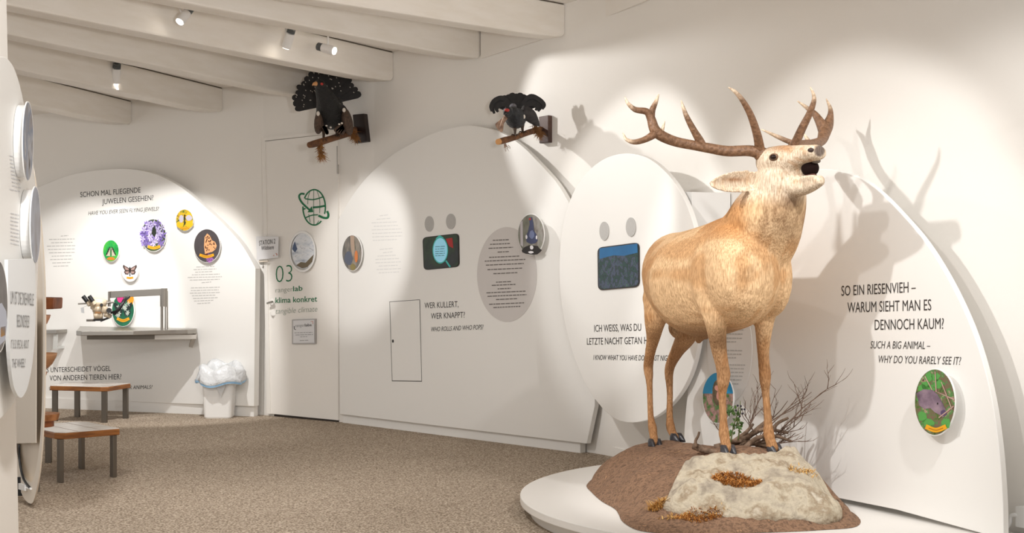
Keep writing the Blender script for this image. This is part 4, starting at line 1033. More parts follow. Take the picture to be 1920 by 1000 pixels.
# dried moss tufts: short fibres
def ground_z(x, y):
    return max(float(mound_z(x, y)), float(rock_z(np.float64(x), np.float64(y))) if inside(ro, np.array(x), np.array(y)) else -1)
def tuft(n, cx, cy, rx, ry, Yc, seed, ln=(.02, .045)):
    r = random.Random(seed); gs = []; c = P(cx, cy, Yc)
    for _ in range(n):
        a, rr_ = r.uniform(0, 6.283), math.sqrt(r.random())
        x, y = c[0] + rx * rr_ * math.cos(a), c[1] + ry * rr_ * math.sin(a)
        z = ground_z(x, y)
        L = r.uniform(*ln); w = r.uniform(.0012, .0026); b_ = r.uniform(0, 6.283); el = r.uniform(.1, .9)
        d = np.array([math.cos(b_) * math.cos(el), math.sin(b_) * math.cos(el), math.sin(el)])
        p0 = np.array([x, y, z - .002]); s = np.cross(d, (0, 0, 1)); s /= np.linalg.norm(s); m1 = p0 + d * L * .55 + (0, 0, .004); p1 = p0 + d * L
        gs.append((np.array([p0 - s * w, p0 + s * w, m1 + s * w, p1, m1 - s * w]), [(0, 1, 2, 4), (4, 2, 3)]))
    return cat(*gs)
M_MOSS = mat('dry_moss', (206, 146, 74), .9, noise=((168, 108, 48), 60, 2))
M_STRAW = mat('straw', (226, 186, 116), .9, noise=((190, 140, 70), 60, 2))
tag(obj('dry_moss', tuft(1500, 1382, 906, .105, .055, 5.97, 3, (.012, .03)), M_MOSS, mdl), kind='stuff')
tag(obj('dry_moss', tuft(420, 1310, 966, .10, .03, 5.83, 4, (.012, .028)), M_MOSS, mdl), kind='stuff')
tag(obj('straw', tuft(240, 1232, 944, .035, .03, 5.96, 5, (.02, .05)), M_STRAW, mdl), kind='stuff')
tag(obj('straw', tuft(130, 1300, 962, .15, .02, 5.84, 6, (.015, .035)), M_STRAW, mdl), kind='stuff')
tag(obj('straw', tuft(120, 1505, 893, .06, .05, 6.05, 7, (.015, .03)), M_STRAW, mdl), kind='stuff')

# ------------------------------------------------------------------ brushwood behind the front legs
M_BRANCH = mat('dead_branch', (142, 118, 98), .85, noise=((98, 78, 62), 30, 4), bump=(.5, 60))
M_TWIG = mat('thin_twig', (118, 96, 82), .85)
bw = thing('brushwood', P(1420, 838, 6.5), 'heap of dead branches and fine twigs behind the stag front legs', 'brushwood')
rb = random.Random(12)
def br(pts, r0, r1, n=8):
    return stube([P(*q) for q in pts], np.linspace(r0, r1, len(pts)), n, 5)
obj('branch', br([(1300, 836, 6.45), (1325, 846, 6.42), (1350, 850, 6.4), (1385, 848, 6.42), (1430, 842, 6.45), (1462, 838, 6.48)], .017, .012), M_BRANCH, bw, smooth=True)
obj('branch', cat(br([(1340, 840, 6.5), (1390, 826, 6.5), (1430, 806, 6.45), (1478, 812, 6.4)], .016, .007), br([(1360, 842, 6.5), (1375, 846, 6.4), (1402, 851, 6.35), (1432, 850, 6.33)], .02, .012)), M_BRANCH, bw, smooth=True)
obj('branch', br([(1370, 838, 6.55), (1400, 822, 6.55), (1428, 798, 6.55), (1448, 780, 6.55)], .018, .006), M_BRANCH, bw, smooth=True)
obj('branch', br([(1352, 836, 6.45), (1374, 828, 6.48), (1420, 829, 6.5), (1462, 834, 6.5)], .012, .008), M_BRANCH, bw, smooth=True)
for _b in ([(1395, 842, 6.42), (1420, 822, 6.42), (1452, 818, 6.38), (1484, 828, 6.36)], [(1385, 836, 6.5), (1412, 832, 6.46), (1446, 838, 6.42), (1474, 846, 6.38)], [(1420, 840, 6.48), (1440, 820, 6.5), (1456, 796, 6.52), (1478, 784, 6.5)], [(1378, 828, 6.5), (1398, 812, 6.52), (1412, 796, 6.56)]):
    obj('branch', br(_b, .014, .006), M_BRANCH, bw, smooth=True)
obj('branch', br([(1306, 838, 6.42), (1304, 828, 6.42), (1309, 818, 6.42), (1311, 810, 6.42)], .008, .005), M_BRANCH, bw, smooth=True)
tw = []
def grow(p, d, L, r, depth):
    pts = [p]; q = p.copy(); dd = d.copy()
    for _ in range(4):
        dd = dd + np.array([rb.uniform(-.22, .22), rb.uniform(-.22, .22), rb.uniform(-.12, .2)]); dd /= np.linalg.norm(dd)
        q = q + dd * L / 4; pts.append(q.copy())
        if depth > 0 and rb.random() < .75:
            d2 = dd + np.array([rb.uniform(-.9, .9), rb.uniform(-.6, .6), rb.uniform(-.3, .8)]); d2 /= np.linalg.norm(d2)
            grow(q.copy(), d2, L * rb.uniform(.35, .6), r * .6, depth - 1)
    tw.append(tube(pts, np.linspace(r, r * .35, len(pts)), 5))
for st, en, L in [((1420, 812, 6.5), (1498, 758, 6.4), .32), ((1430, 815, 6.5), (1470, 762, 6.6), .28), ((1440, 825, 6.45), (1478, 800, 6.4), .2), ((1400, 820, 6.55), (1432, 760, 6.6), .26),
                  ((1445, 822, 6.5), (1485, 815, 6.4), .18), ((1398, 830, 6.5), (1405, 775, 6.6), .2), ((1425, 805, 6.5), (1460, 790, 6.4), .22), ((1450, 835, 6.45), (1475, 826, 6.4), .14), ((1465, 805, 6.4), (1516, 748, 6.3), .30), ((1420, 830, 6.45), (1470, 812, 6.4), .2), ((1440, 835, 6.4), (1482, 838, 6.36), .14), ((1380, 838, 6.5), (1352, 822, 6.55), .12), ((1430, 836, 6.45), (1415, 800, 6.5), .16)]:
    a_, b_ = P(*st), P(*en); d = (b_ - a_) / np.linalg.norm(b_ - a_)
    grow(a_, d, L, .004, 2)
tag(obj('twigs', cat(*tw), M_TWIG, bw), kind='stuff')
# blueberry sprig
sp = thing('berry_sprig', P(1385, 826, 6.42), 'small green leafy sprig with dark berries between the stag front legs', 'plant')
M_LEAF = mat('sprig_leaf', (84, 116, 50), .5, noise=((58, 88, 40), 30, 2)); M_BERRY = mat('berry', (34, 30, 44), .35)
stems = [[(1370, 830, 6.42), (1374, 806, 6.42), (1382, 780, 6.42), (1386, 764, 6.42)], [(1384, 826, 6.42), (1386, 806, 6.41), (1384, 790, 6.4)], [(1380, 800, 6.42), (1388, 775, 6.41), (1388, 752, 6.4)]]
obj('stem', cat(*[br(s, .004, .0018, 6) for s in stems]), mat('sprig_stem', (104, 110, 66), .7), sp, smooth=True)
lv = []; rl = random.Random(4)
for k in range(34):
    px, py = [(1374, 768), (1380, 777), (1384, 790), (1386, 798), (1382, 806), (1376, 800), (1370, 772), (1372, 812)][k % 8]
    c = P(px + rl.uniform(-6, 6), py + rl.uniform(-5, 5), 6.41 + rl.uniform(-.03, .03)); L = rl.uniform(.010, .017); a_ = rl.uniform(0, 6.28)
    u = np.array([math.cos(a_), rl.uniform(-.5, .5), math.sin(a_)]); u /= np.linalg.norm(u); v = np.cross(u, (rl.uniform(-.4, .4), -1, rl.uniform(-.4, .4))); v /= np.linalg.norm(v); w_ = np.cross(u, v)
    lv.append((np.array([c - u * L, c - v * L * .55 + w_ * .002, c + u * L, c + v * L * .55 + w_ * .002, c - w_ * .001]), [(0, 1, 4), (1, 2, 4), (2, 3, 4), (3, 0, 4)]))
obj('foliage', cat(*lv), M_LEAF, sp)
for px, py in [(1383, 761), (1389, 762), (1391, 768), (1396, 768), (1392, 776), (1387, 781), (1380, 770)]:
    obj('berry', ball(P(px, py, 6.39), .0052, 10, 7), M_BERRY, sp, smooth=True)

# ================================================================== the stag
def remesh(name, geo, vox, smooth_it=6, fac=.5):
    v, f = geo
    me = bpy.data.meshes.new('raw'); me.from_pydata([tuple(p) for p in v], [], f); me.update()
    o = bpy.data.objects.new('raw', me); col.objects.link(o); fix_normals(o)
    m = o.modifiers.new('r', 'REMESH'); m.mode = 'VOXEL'; m.voxel_size = vox; m.use_smooth_shade = True
    s = o.modifiers.new('s', 'SMOOTH'); s.factor = fac; s.iterations = smooth_it
    dg = bpy.context.evaluated_depsgraph_get()
    out = bpy.data.meshes.new_from_object(o.evaluated_get(dg))
    V = np.array([tuple(q.co) for q in out.vertices]); Fc = [tuple(p.vertices) for p in out.polygons]
    bpy.data.objects.remove(o); bpy.data.meshes.remove(me); bpy.data.meshes.remove(out)
    return V, Fc
def ring(c, a, b_, ra, rb, n=28, flat=0.0):
    w = np.linspace(0, 2 * math.pi, n, endpoint=False)
    return np.asarray(c) + np.outer(np.cos(w) * ra, a) + np.outer(np.sin(w) * rb, b_)
def chain(rows, n=14, m=5):
    """rows of (px, py, Y, radius px)"""
    pts = [P(*r[:3]) for r in rows]; rad = [r[3] * r[2] / F for r in rows]
    q = spline(np.column_stack([pts, rad]), m)
    g = [tube(q[:, :3], q[:, 3], n)]
    g += [ball(pts[0], rad[0], 12, 8), ball(pts[-1], rad[-1], 12, 8)]
    return cat(*g)
lat = np.array([.97, .24, 0]); lat /= np.linalg.norm(lat); fwd = np.array([.24, -.97, 0]); fwd /= np.linalg.norm(fwd); upv = np.array([0, 0, 1.0])
T = []
torso = [(1255, 500, 7.26, .05, .07), (1257, 503, 7.22, .11, .14), (1263, 510, 7.12, .165, .19), (1272, 515, 6.98, .195, .212), (1287, 524, 6.80, .215, .235), (1312, 530, 6.60, .24, .258), (1342, 524, 6.42, .215, .262),
         (1370, 514, 6.27, .182, .262), (1392, 508, 6.13, .178, .25), (1402, 512, 6.03, .155, .215), (1408, 518, 5.96, .11, .14), (1410, 520, 5.93, .05, .06)]
tr = spline(np.array([[*P(a, b_, c), d, e] for a, b_, c, d, e in torso]), 4)
T.append(loft([ring(q[:3], lat, upv, q[3], q[4]) for q in tr]))
# neck with mane
nk = [(1392, 500, 6.24, .17, .15), (1404, 470, 6.2, .185, .165), (1424, 440, 6.14, .178, .165), (1438, 410, 6.08, .166, .155), (1452, 380, 6.03, .142, .142), (1460, 352, 6.0, .118, .122), (1460, 330, 5.98, .098, .105), (1458, 312, 5.98, .075, .085)]
nr = spline(np.array([[*P(a, b_, c), d, e] for a, b_, c, d, e in nk]), 4)
nt_ = np.gradient(nr[:, :3], axis=0)
rgs = []
for q, t in zip(nr, nt_):
    t = t / np.linalg.norm(t); f2 = fwd - t * (fwd @ t); f2 /= np.linalg.norm(f2); l2 = np.cross(t, f2)
    rgs.append(ring(q[:3], l2, f2, q[3], q[4]))
T.append(loft(rgs))
# head
hax = P(1541, 284, 5.765) - P(1436, 308, 6.03); hax /= np.linalg.norm(hax)
hl = np.cross(upv, hax); hl /= np.linalg.norm(hl); hu = np.cross(hax, hl)
hd_ = [(1428, 308, 6.05, .03, .03), (1436, 306, 6.03, .062, .058), (1450, 304, 5.99, .078, .066), (1470, 301, 5.94, .078, .066), (1490, 297, 5.885, .062, .056), (1508, 291, 5.842, .054, .044), (1522, 287.5, 5.81, .052, .036), (1533, 286, 5.786, .047, .033), (1540, 285.5, 5.772, .033, .024)]
hr_ = spline(np.array([[*P(a, b_, c), d, e] for a, b_, c, d, e in hd_]), 4)
T.append(loft([ring(q[:3], hl, hu, q[3], q[4], 24) for q in hr_]))
# brow and cheek, lower jaw
T.append(ellipsoid(P(1452, 300, 5.955), hax * .05, hl * .06, hu * .055))
T.append(chain([(1462, 332, 5.975, 32), (1480, 345, 5.93, 28), (1498, 348.5, 5.885, 21.5), (1513, 347.5, 5.852, 17), (1527, 343, 5.815, 14), (1536, 339.5, 5.794, 11.5)]))
T.append(chain([(1470, 318, 5.94, 30), (1488, 320, 5.905, 23), (1500, 321, 5.885, 15)]))
for dl in (-.022, .022):
    T.append(tube([P(1535, 332, 5.797) + hl * dl, P(1510, 334, 5.85) + hl * dl * 1.2], [.011, .012], 10))
# ears: cupped leaves
def ear(base, tip, broad, face, n=10):
    base, tip = np.asarray(base), np.asarray(tip); ax = tip - base; L = np.linalg.norm(ax); ax /= L
    broad = broad - ax * (broad @ ax); broad /= np.linalg.norm(broad); nf = np.cross(ax, broad); nf = nf if nf @ face > 0 else -nf
    rings = []
    for s in np.linspace(0, 1, n):
        w = .043 * (math.sin(math.pi * min(1, .14 + .80 * s)) ** .8) * (1 if s < .96 else .5) + .006
        c = base + ax * L * s
        pts = []
        for a in np.linspace(-1, 1, 9): pts.append(c + broad * w * a + nf * (.45 * w * a * a - .012))
        for a in np.linspace(1, -1, 9): pts.append(c + broad * w * a * .97 + nf * (.42 * w * a * a - .026 - .006 * (1 - abs(a))))
        rings.append(np.array(pts))
    return loft(rings)
T.append(ear(P(1430, 337, 6.0), P(1336, 345, 5.9), np.array([.12, 0, 1.0]), np.array([-.2, -1, .15])))
T.append(ball(P(1428, 336, 6.01), .036))
T.append(ear(P(1478, 300, 6.08), P(1520, 296, 6.36), np.array([0, .3, 1.0]), np.array([.8, -.4, .1])))
# shoulders, thighs, legs
T.append(ellipsoid(P(1333, 520, 6.22), lat * .088, fwd * .125, upv * .20)); T.append(ellipsoid(P(1447, 520, 6.2), lat * .082, fwd * .13, upv * .18))
T.append(chain([(1334, 545, 6.200, 36), (1338, 578, 6.160, 27), (1342, 606, 6.146, 20.5), (1348, 655, 6.185, 15), (1354, 685, 6.205, 12.8), (1356.5, 700, 6.215, 13.2), (1356, 717, 6.220, 12), (1354.5, 741, 6.230, 7.8), (1356, 790, 6.230, 7.8), (1357.5, 812, 6.225, 10.5), (1360, 829, 6.210, 9.6), (1363, 842, 6.200, 11.5)]))
T.append(chain([(1440, 545, 6.260, 34), (1436, 578, 6.240, 25), (1433, 602, 6.232, 19), (1431, 652, 6.262, 12.2), (1432.5, 683, 6.276, 11), (1434, 698, 6.283, 11.6), (1434.5, 715, 6.290, 10.8), (1436, 741, 6.300, 7.4), (1440, 790, 6.300, 8), (1441, 812, 6.295, 10.6), (1445, 828, 6.280, 9.8), (1449, 841, 6.270, 11.5)]))
T.append(ellipsoid(P(1243, 530, 6.97), lat * .09, fwd * .17, upv * .21)); T.append(ellipsoid(P(1292, 535, 7.08), lat * .085, fwd * .15, upv * .2))
T.append(chain([(1240, 560, 6.95, 36), (1229, 598, 6.9, 22), (1225, 632, 6.98, 13.5), (1219, 662, 7.05, 9.8), (1215.5, 686, 7.1, 9.6), (1216.5, 702, 7.09, 8.6), (1218, 724, 7.07, 6.3), (1220, 780, 7.02, 6.2), (1223.5, 803, 6.99, 8.8), (1225.5, 818, 6.97, 7.8), (1227, 829, 6.95, 9.5)]))
T.append(chain([(1292, 590, 7.06, 32), (1287, 628, 7.03, 21), (1272, 655, 7.12, 13.5), (1259, 680, 7.2, 10.2), (1254.5, 697, 7.24, 9), (1255, 716, 7.23, 7.4), (1256, 740, 7.2, 6.2), (1255.5, 780, 7.15, 6.6), (1257.5, 802, 7.13, 8.8), (1262, 814, 7.11, 7.6), (1266, 821, 7.10, 8.8)]))
T.append(chain([(1318, 618, 6.55, 20), (1312, 632, 6.58, 11), (1310, 638, 6.58, 7)]))
T.append(chain([(1268, 596, 7.02, 14), (1265, 618, 7.02, 12), (1266, 626, 7.02, 8)]))
T.append(chain([(1249, 470, 7.28, 12), (1246, 500, 7.33, 9), (1247, 516, 7.33, 5)]))
V, Fc = remesh('stag', cat(*T), .0072, 5, .5)
# coat markings
px_ = CX + V[:, 0] / V[:, 1] * F; py_ = HY - (V[:, 2] - H) / V[:, 1] * F
c3 = lambda *q: np.array(lin(q))
def sm(x, a, b_): t = np.clip((x - a) / (b_ - a), 0, 1); return t * t * (3 - 2 * t)
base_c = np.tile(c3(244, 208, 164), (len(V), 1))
def mixc(w, colr):
    global base_c
    base_c = base_c * (1 - w[:, None]) + colr * w[:, None]
nz1 = N1(V[:, 0] * 14 + V[:, 1] * 9, V[:, 2] * 14); nz2 = N2(V[:, 0] * 40 + V[:, 1] * 30, V[:, 2] * 25)
zr = V[:, 2]
mixc(.6 * sm(nz1 + .5 * nz2, -.05, .35), c3(206, 154, 102))
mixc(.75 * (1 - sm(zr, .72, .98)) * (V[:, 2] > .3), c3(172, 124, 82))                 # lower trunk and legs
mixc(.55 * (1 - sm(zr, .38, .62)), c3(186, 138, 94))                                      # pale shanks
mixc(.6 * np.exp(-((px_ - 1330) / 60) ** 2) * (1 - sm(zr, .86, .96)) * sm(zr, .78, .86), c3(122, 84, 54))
dorsal = np.exp(-((px_ - (1300 + (430 - py_) * 2.1)) / 90) ** 2) * 0
# dorsal stripe follows the spine
tsp = tr[:, :3]; d2 = np.min(((V[:, None, :2] - tsp[None, ::2, :2]) ** 2).sum(2), axis=1)
dors = np.exp(-d2 / .0016) * sm(zr, 1.33, 1.38) * (V[:, 1] > 6.2) * sm(-V[:, 1], -6.75, -6.55)
mixc(.75 * np.clip(dors, 0, 1), c3(112, 72, 42))
mixc(.5 * sm(-px_, -1252, -1208) * sm(zr, .7, .9) * (V[:, 1] > 6.6), c3(192, 140, 88))
# neck zones
nk_w = sm(-py_, -470, -425) * (V[:, 1] < 6.32) * sm(zr, 1.18, 1.3)
side = sm(-(px_ - (1383 + (470 - py_) * .05)), -30, 6)
mixc(.8 * nk_w * side * sm(-py_, -480, -420), c3(204, 146, 90))
mixc(.75 * nk_w * sm(px_, 1415, 1450), c3(220, 190, 154))
mixc(.6 * nk_w * sm(px_, 1440, 1490) * sm(nz1 + nz2 * .6, -.25, .35), c3(178, 146, 114))
strk = N3(px_ / 5.0, py_ / 26.0)
mixc(.55 * nk_w * sm(px_, 1400, 1440) * sm(strk, .0, .35), c3(168, 132, 98))
headw = sm(-py_, -392, -352) * (V[:, 1] < 6.5)
mixc(.95 * headw, c3(238, 222, 200))
mixc(.6 * headw * sm(nz2, .05, .4), c3(222, 192, 158))
mixc(.8 * headw * np.exp(-(((px_ - 1466) / 26) ** 2 + ((py_ - 277) / 9) ** 2)), c3(176, 128, 84))
mixc(.8 * np.exp(-(((px_ - 1482) / 17) ** 2 + ((py_ - 379) / 11) ** 2)) * (V[:, 1] < 6.1), c3(132, 104, 80))
mixc(.5 * headw * sm(N3(px_ / 9.0 + py_ / 14.0, py_ / 7.0 - px_ / 16.0), .1, .4) * (px_ > 1462) * (py_ < 345), c3(206, 160, 116))
mixc(.92 * (1 - sm(np.sqrt(((px_ - 1536.5) / 11.5) ** 2 + ((py_ - 283) / 12.5) ** 2), .7, 1.05)) * (V[:, 1] < 5.87), c3(104, 92, 88))
mixc(.85 * np.exp(-(((px_ - 1376) / 22) ** 2 + ((py_ - 337) / 4.5) ** 2)) * (V[:, 1] < 6.05), c3(176, 128, 88))
mth = np.exp(-(((px_ - 1522) / 13) ** 2 + ((py_ - 314) / 11) ** 2)) * (V[:, 1] < 5.93) * (V[:, 1] > 5.80)
mixc(.95 * np.clip(mth * 1.6, 0, 1) * sm(V[:, 1], 5.805, 5.83), c3(40, 26, 22))
scro = np.exp(-(((px_ - 1266) / 15) ** 2 + ((py_ - 616) / 16) ** 2)) * (V[:, 1] > 6.9)
mixc(.8 * np.clip(scro, 0, 1), c3(206, 182, 150))

mf = bpy.data.materials.new('deer_coat'); mf.use_nodes = True
nt = mf.node_tree; b = nt.nodes['Principled BSDF']; b.inputs['Roughness'].default_value = .8; b.inputs['Specular IOR Level'].default_value = .2
at = nt.nodes.new('ShaderNodeAttribute'); at.attribute_name = 'coat'
co = nt.nodes.new('ShaderNodeTexCoord'); mp_ = nt.nodes.new('ShaderNodeMapping'); mp_.inputs['Scale'].default_value = (1, 1, .16)
nt.links.new(co.outputs['Object'], mp_.inputs[0])
n1 = nt.nodes.new('ShaderNodeTexNoise'); n1.inputs['Scale'].default_value = 190; n1.inputs['Detail'].default_value = 3
nt.links.new(mp_.outputs[0], n1.inputs['Vector'])
rp = nt.nodes.new('ShaderNodeValToRGB'); rp.color_ramp.elements[0].position = .3; rp.color_ramp.elements[1].position = .7
rp.color_ramp.elements[0].color = (.58, .51, .45, 1); rp.color_ramp.elements[1].color = (1.12, 1.1, 1.08, 1)
nt.links.new(n1.outputs['Fac'], rp.inputs[0])
mx = nt.nodes.new('ShaderNodeMix'); mx.data_type = 'RGBA'; mx.blend_type = 'MULTIPLY'; mx.inputs['Factor'].default_value = 1
nt.links.new(at.outputs['Color'], mx.inputs[6]); nt.links.new(rp.outputs[0], mx.inputs[7]); nt.links.new(mx.outputs[2], b.inputs['Base Color'])
bp = nt.nodes.new('ShaderNodeBump'); bp.inputs['Strength'].default_value = .6; bp.inputs['Distance'].default_value = .006
nt.links.new(n1.outputs['Fac'], bp.inputs['Height'])
n2 = nt.nodes.new('ShaderNodeTexNoise'); n2.inputs['Scale'].default_value = 15; n2.inputs['Detail'].default_value = 3; nt.links.new(co.outputs['Object'], n2.inputs['Vector'])
bp2 = nt.nodes.new('ShaderNodeBump'); bp2.inputs['Strength'].default_value = .45; bp2.inputs['Distance'].default_value = .03
nt.links.new(n2.outputs['Fac'], bp2.inputs['Height']); nt.links.new(bp.outputs[0], bp2.inputs['Normal']); nt.links.new(bp2.outputs[0], b.inputs['Normal'])

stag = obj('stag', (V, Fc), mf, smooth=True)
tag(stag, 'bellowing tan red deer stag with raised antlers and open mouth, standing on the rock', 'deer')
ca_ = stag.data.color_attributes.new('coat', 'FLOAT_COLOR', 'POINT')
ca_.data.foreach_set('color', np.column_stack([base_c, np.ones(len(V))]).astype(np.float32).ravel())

# antlers
def antler(name, parts, label):
    gs, rr_ = [], []
    for rows in parts:
        pts = np.array([P(*r[:3]) for r in rows]); rad = np.array([r[3] * r[2] / F for r in rows])
        q = spline(np.column_stack([pts, rad]), 6)
        r = np.maximum(q[:, 3], .0015)
        g = tube(q[:, :3], r, 12); gs.append(g); rr_.append(np.repeat(r, 12))
        gs.append(ball(q[-1, :3], r[-1], 8, 6)); rr_.append(np.full(len(gs[-1][0]), r[-1]))
        gs.append(ball(q[0, :3], r[0], 12, 8)); rr_.append(np.full(len(gs[-1][0]), r[0]))
    g = cat(*gs); r = np.concatenate(rr_)
    o = obj(name, g, M_ANT, stag, smooth=True, label=label)
    w = 1 - sm(r, .006, .0125); cl = c3(134, 100, 74) * (1 - w[:, None]) + c3(232, 208, 180) * w[:, None]
    a_ = o.data.color_attributes.new('tone', 'FLOAT_COLOR', 'POINT')
    a_.data.foreach_set('color', np.column_stack([cl, np.ones(len(cl))]).astype(np.float32).ravel())
    return o
M_ANT = bpy.data.materials.new('antler_bone'); M_ANT.use_nodes = True
nt = M_ANT.node_tree; b = nt.nodes['Principled BSDF']; b.inputs['Roughness'].default_value = .5
at = nt.nodes.new('ShaderNodeAttribute'); at.attribute_name = 'tone'
co = nt.nodes.new('ShaderNodeTexCoord'); n1 = nt.nodes.new('ShaderNodeTexNoise'); n1.inputs['Scale'].default_value = 70; n1.inputs['Detail'].default_value = 5
nt.links.new(co.outputs['Object'], n1.inputs['Vector'])
rp = nt.nodes.new('ShaderNodeValToRGB'); rp.color_ramp.elements[0].position = .32; rp.color_ramp.elements[1].position = .66
rp.color_ramp.elements[0].color = (.6, .55, .5, 1); rp.color_ramp.elements[1].color = (1.15, 1.15, 1.15, 1); nt.links.new(n1.outputs['Fac'], rp.inputs[0])
mx = nt.nodes.new('ShaderNodeMix'); mx.data_type = 'RGBA'; mx.blend_type = 'MULTIPLY'; mx.inputs['Factor'].default_value = 1
nt.links.new(at.outputs['Color'], mx.inputs[6]); nt.links.new(rp.outputs[0], mx.inputs[7]); nt.links.new(mx.outputs[2], b.inputs['Base Color'])
bp = nt.nodes.new('ShaderNodeBump'); bp.inputs['Strength'].default_value = .6; bp.inputs['Distance'].default_value = .01
nt.links.new(n1.outputs['Fac'], bp.inputs['Height']); nt.links.new(bp.outputs[0], b.inputs['Normal'])
antler('antler', [
    [(1436, 298, 5.99, 10), (1428, 289, 5.985, 12), (1405, 283, 5.97, 10.5), (1364, 283.5, 5.95, 10), (1330, 278, 5.93, 9.5), (1300, 272.5, 5.91, 9.2), (1266, 265.5, 5.89, 9.5), (1239, 254, 5.87, 10.5), (1227, 242, 5.86, 10), (1220.5, 222, 5.86, 8.2), (1212, 209.5, 5.85, 6.6), (1191, 205.5, 5.83, 5.2), (1177.5, 194, 5.82, 3.4), (1172, 182.5, 5.82, 1.2)],
    [(1221, 222, 5.86, 7), (1223, 207, 5.87, 6), (1230, 191, 5.88, 4), (1235, 177.5, 5.89, 1.2)],
    [(1232, 248, 5.865, 9), (1212, 260.5, 5.84, 6.2), (1191, 266.4, 5.82, 5), (1175, 262, 5.81, 3.2), (1168.5, 250, 5.81, 1.2)],
    [(1431, 292, 5.99, 15), (1427, 289.5, 5.983, 14.5)],
    [(1240, 252, 5.87, 4), (1243, 240, 5.86, 3), (1246.5, 228, 5.85, 1)],
    [(1318, 276, 5.92, 8.5), (1312, 264, 5.91, 8), (1301, 245, 5.89, 6.5), (1288, 220, 5.87, 5), (1281, 201, 5.86, 3.2), (1277.5, 189, 5.86, 1)],
    [(1424, 284, 5.98, 10), (1423.5, 272, 5.96, 9), (1418.5, 248.5, 5.91, 8), (1407, 215, 5.86, 6.6), (1391.5, 187.5, 5.82, 5), (1378, 172, 5.80, 3.4), (1366.5, 164.3, 5.79, 1.2)]], 'antler on the image left, long beam with five tines')
antler('antler', [
    [(1478, 284, 6.0, 10), (1490, 276, 6.01, 11), (1503, 272, 6.06, 9.5), (1524, 270.5, 6.2, 9.5), (1540, 264, 6.32, 9.5), (1547, 246, 6.4, 12), (1553, 232, 6.44, 10), (1557, 216, 6.45, 6), (1556.5, 203, 6.44, 4), (1549.5, 186, 6.42, 1.2)],
    [(1546, 246, 6.4, 12), (1538, 230, 6.42, 9), (1527.5, 214, 6.44, 6), (1514, 203, 6.44, 4), (1496, 190, 6.44, 1.2)],
    [(1526, 271, 6.2, 8), (1508, 270, 6.21, 6), (1484, 267, 6.21, 5), (1459, 257, 6.2, 4), (1428, 242.8, 6.18, 1.2)],
    [(1520, 271, 6.15, 6), (1514, 262, 6.15, 4), (1508, 252, 6.15, 1.5)],
    [(1487, 279, 6.0, 10), (1491, 270, 5.99, 9), (1503, 243, 5.96, 8), (1517, 215, 5.92, 6.6), (1525.5, 192, 5.89, 5), (1525.5, 178, 5.88, 3.4), (1519.5, 164, 5.87, 1.2)]], 'antler on the image right, behind the forehead')
# eyes, nostrils, mouth, tongue
M_EYE = mat('deer_eye', (34, 18, 14), .08); M_MOUTH = mat('mouth_dark', (30, 18, 16), .9, spec=.1)
ec = P(1450.5, 294.5, 5.905)
def along(px, py, Y): return P(px, py, Y)
# place the eye on the surface: nearest body vertex along the sight line
def surf_Y(px, py, rad=5.0):
    m = ((px_ - px) ** 2 + (py_ - py) ** 2) < rad * rad
    return V[m, 1].min()
Ye = surf_Y(1450.5, 295)
obj('eyelid', ellipsoid(P(1450.5, 294.8, Ye + .008), hax * .0245, hu * .0165, hl * .014), mat('eyelid', (120, 92, 70), .7), stag, smooth=True)
obj('eye', ellipsoid(P(1450.5, 294.8, Ye + .003), hax * .0185, hu * .0128, hl * .015), M_EYE, stag, smooth=True)
Yn = surf_Y(1520, 282)
obj('nostril', ellipsoid(P(1520, 281.8, Yn + .005), hax * .016, hu * .010, hl * .009), mat('nostril_dark', (60, 42, 38), .6), stag, smooth=True)
Yo = surf_Y(1541, 282)
obj('palate', ellipsoid(P(1530, 302.5, 5.815), hax * .018, hl * .022, hu * .010), mat('palate', (128, 118, 108), .6), stag, smooth=True)
obj('mouth', ellipsoid(P(1519, 315.5, 5.842), hax * .038, hl * .037, hu * .036), M_MOUTH, stag, smooth=True)
obj('tongue', ellipsoid(P(1517, 331, 5.842), hax * .04, hl * .022, hu * .012), mat('tongue', (92, 62, 54), .4), stag, smooth=True)
# cloven hooves
M_HOOF = mat('hoof_horn', (68, 66, 70), .35, noise=((44, 42, 46), 40, 2))
for key, hd2 in [('fr', fwd), ('fl', (np.array([.4, -.9, 0]))), ('hr', fwd), ('hl', np.array([.55, -.83, 0]))]:
    c = HOOF[key].copy(); hd2 = hd2 / np.linalg.norm(hd2); sd = np.array([-hd2[1], hd2[0], 0])
    gs = []
    for s in (-1, 1):
        cc = c + sd * .0185 * s + hd2 * .012
        rings = []
        for z, w, l0, l1 in [(0.0, .0175, -.032, .042), (.012, .0175, -.032, .036), (.028, .0165, -.030, .022), (.042, .012, -.024, .008)]:
            a = np.linspace(0, 2 * math.pi, 16, endpoint=False)
            mid, hl_ = (l0 + l1) / 2, (l1 - l0) / 2
            rings.append(cc + np.outer(np.cos(a) * hl_ + mid, hd2) + np.outer(np.sin(a) * w * (1 - .35 * np.maximum(np.cos(a), 0)), sd) + np.array([0, 0, z - .004]))
        gs.append(loft(rings))
    fix_normals(obj('hoof', cat(*gs), M_HOOF, stag, smooth=True))

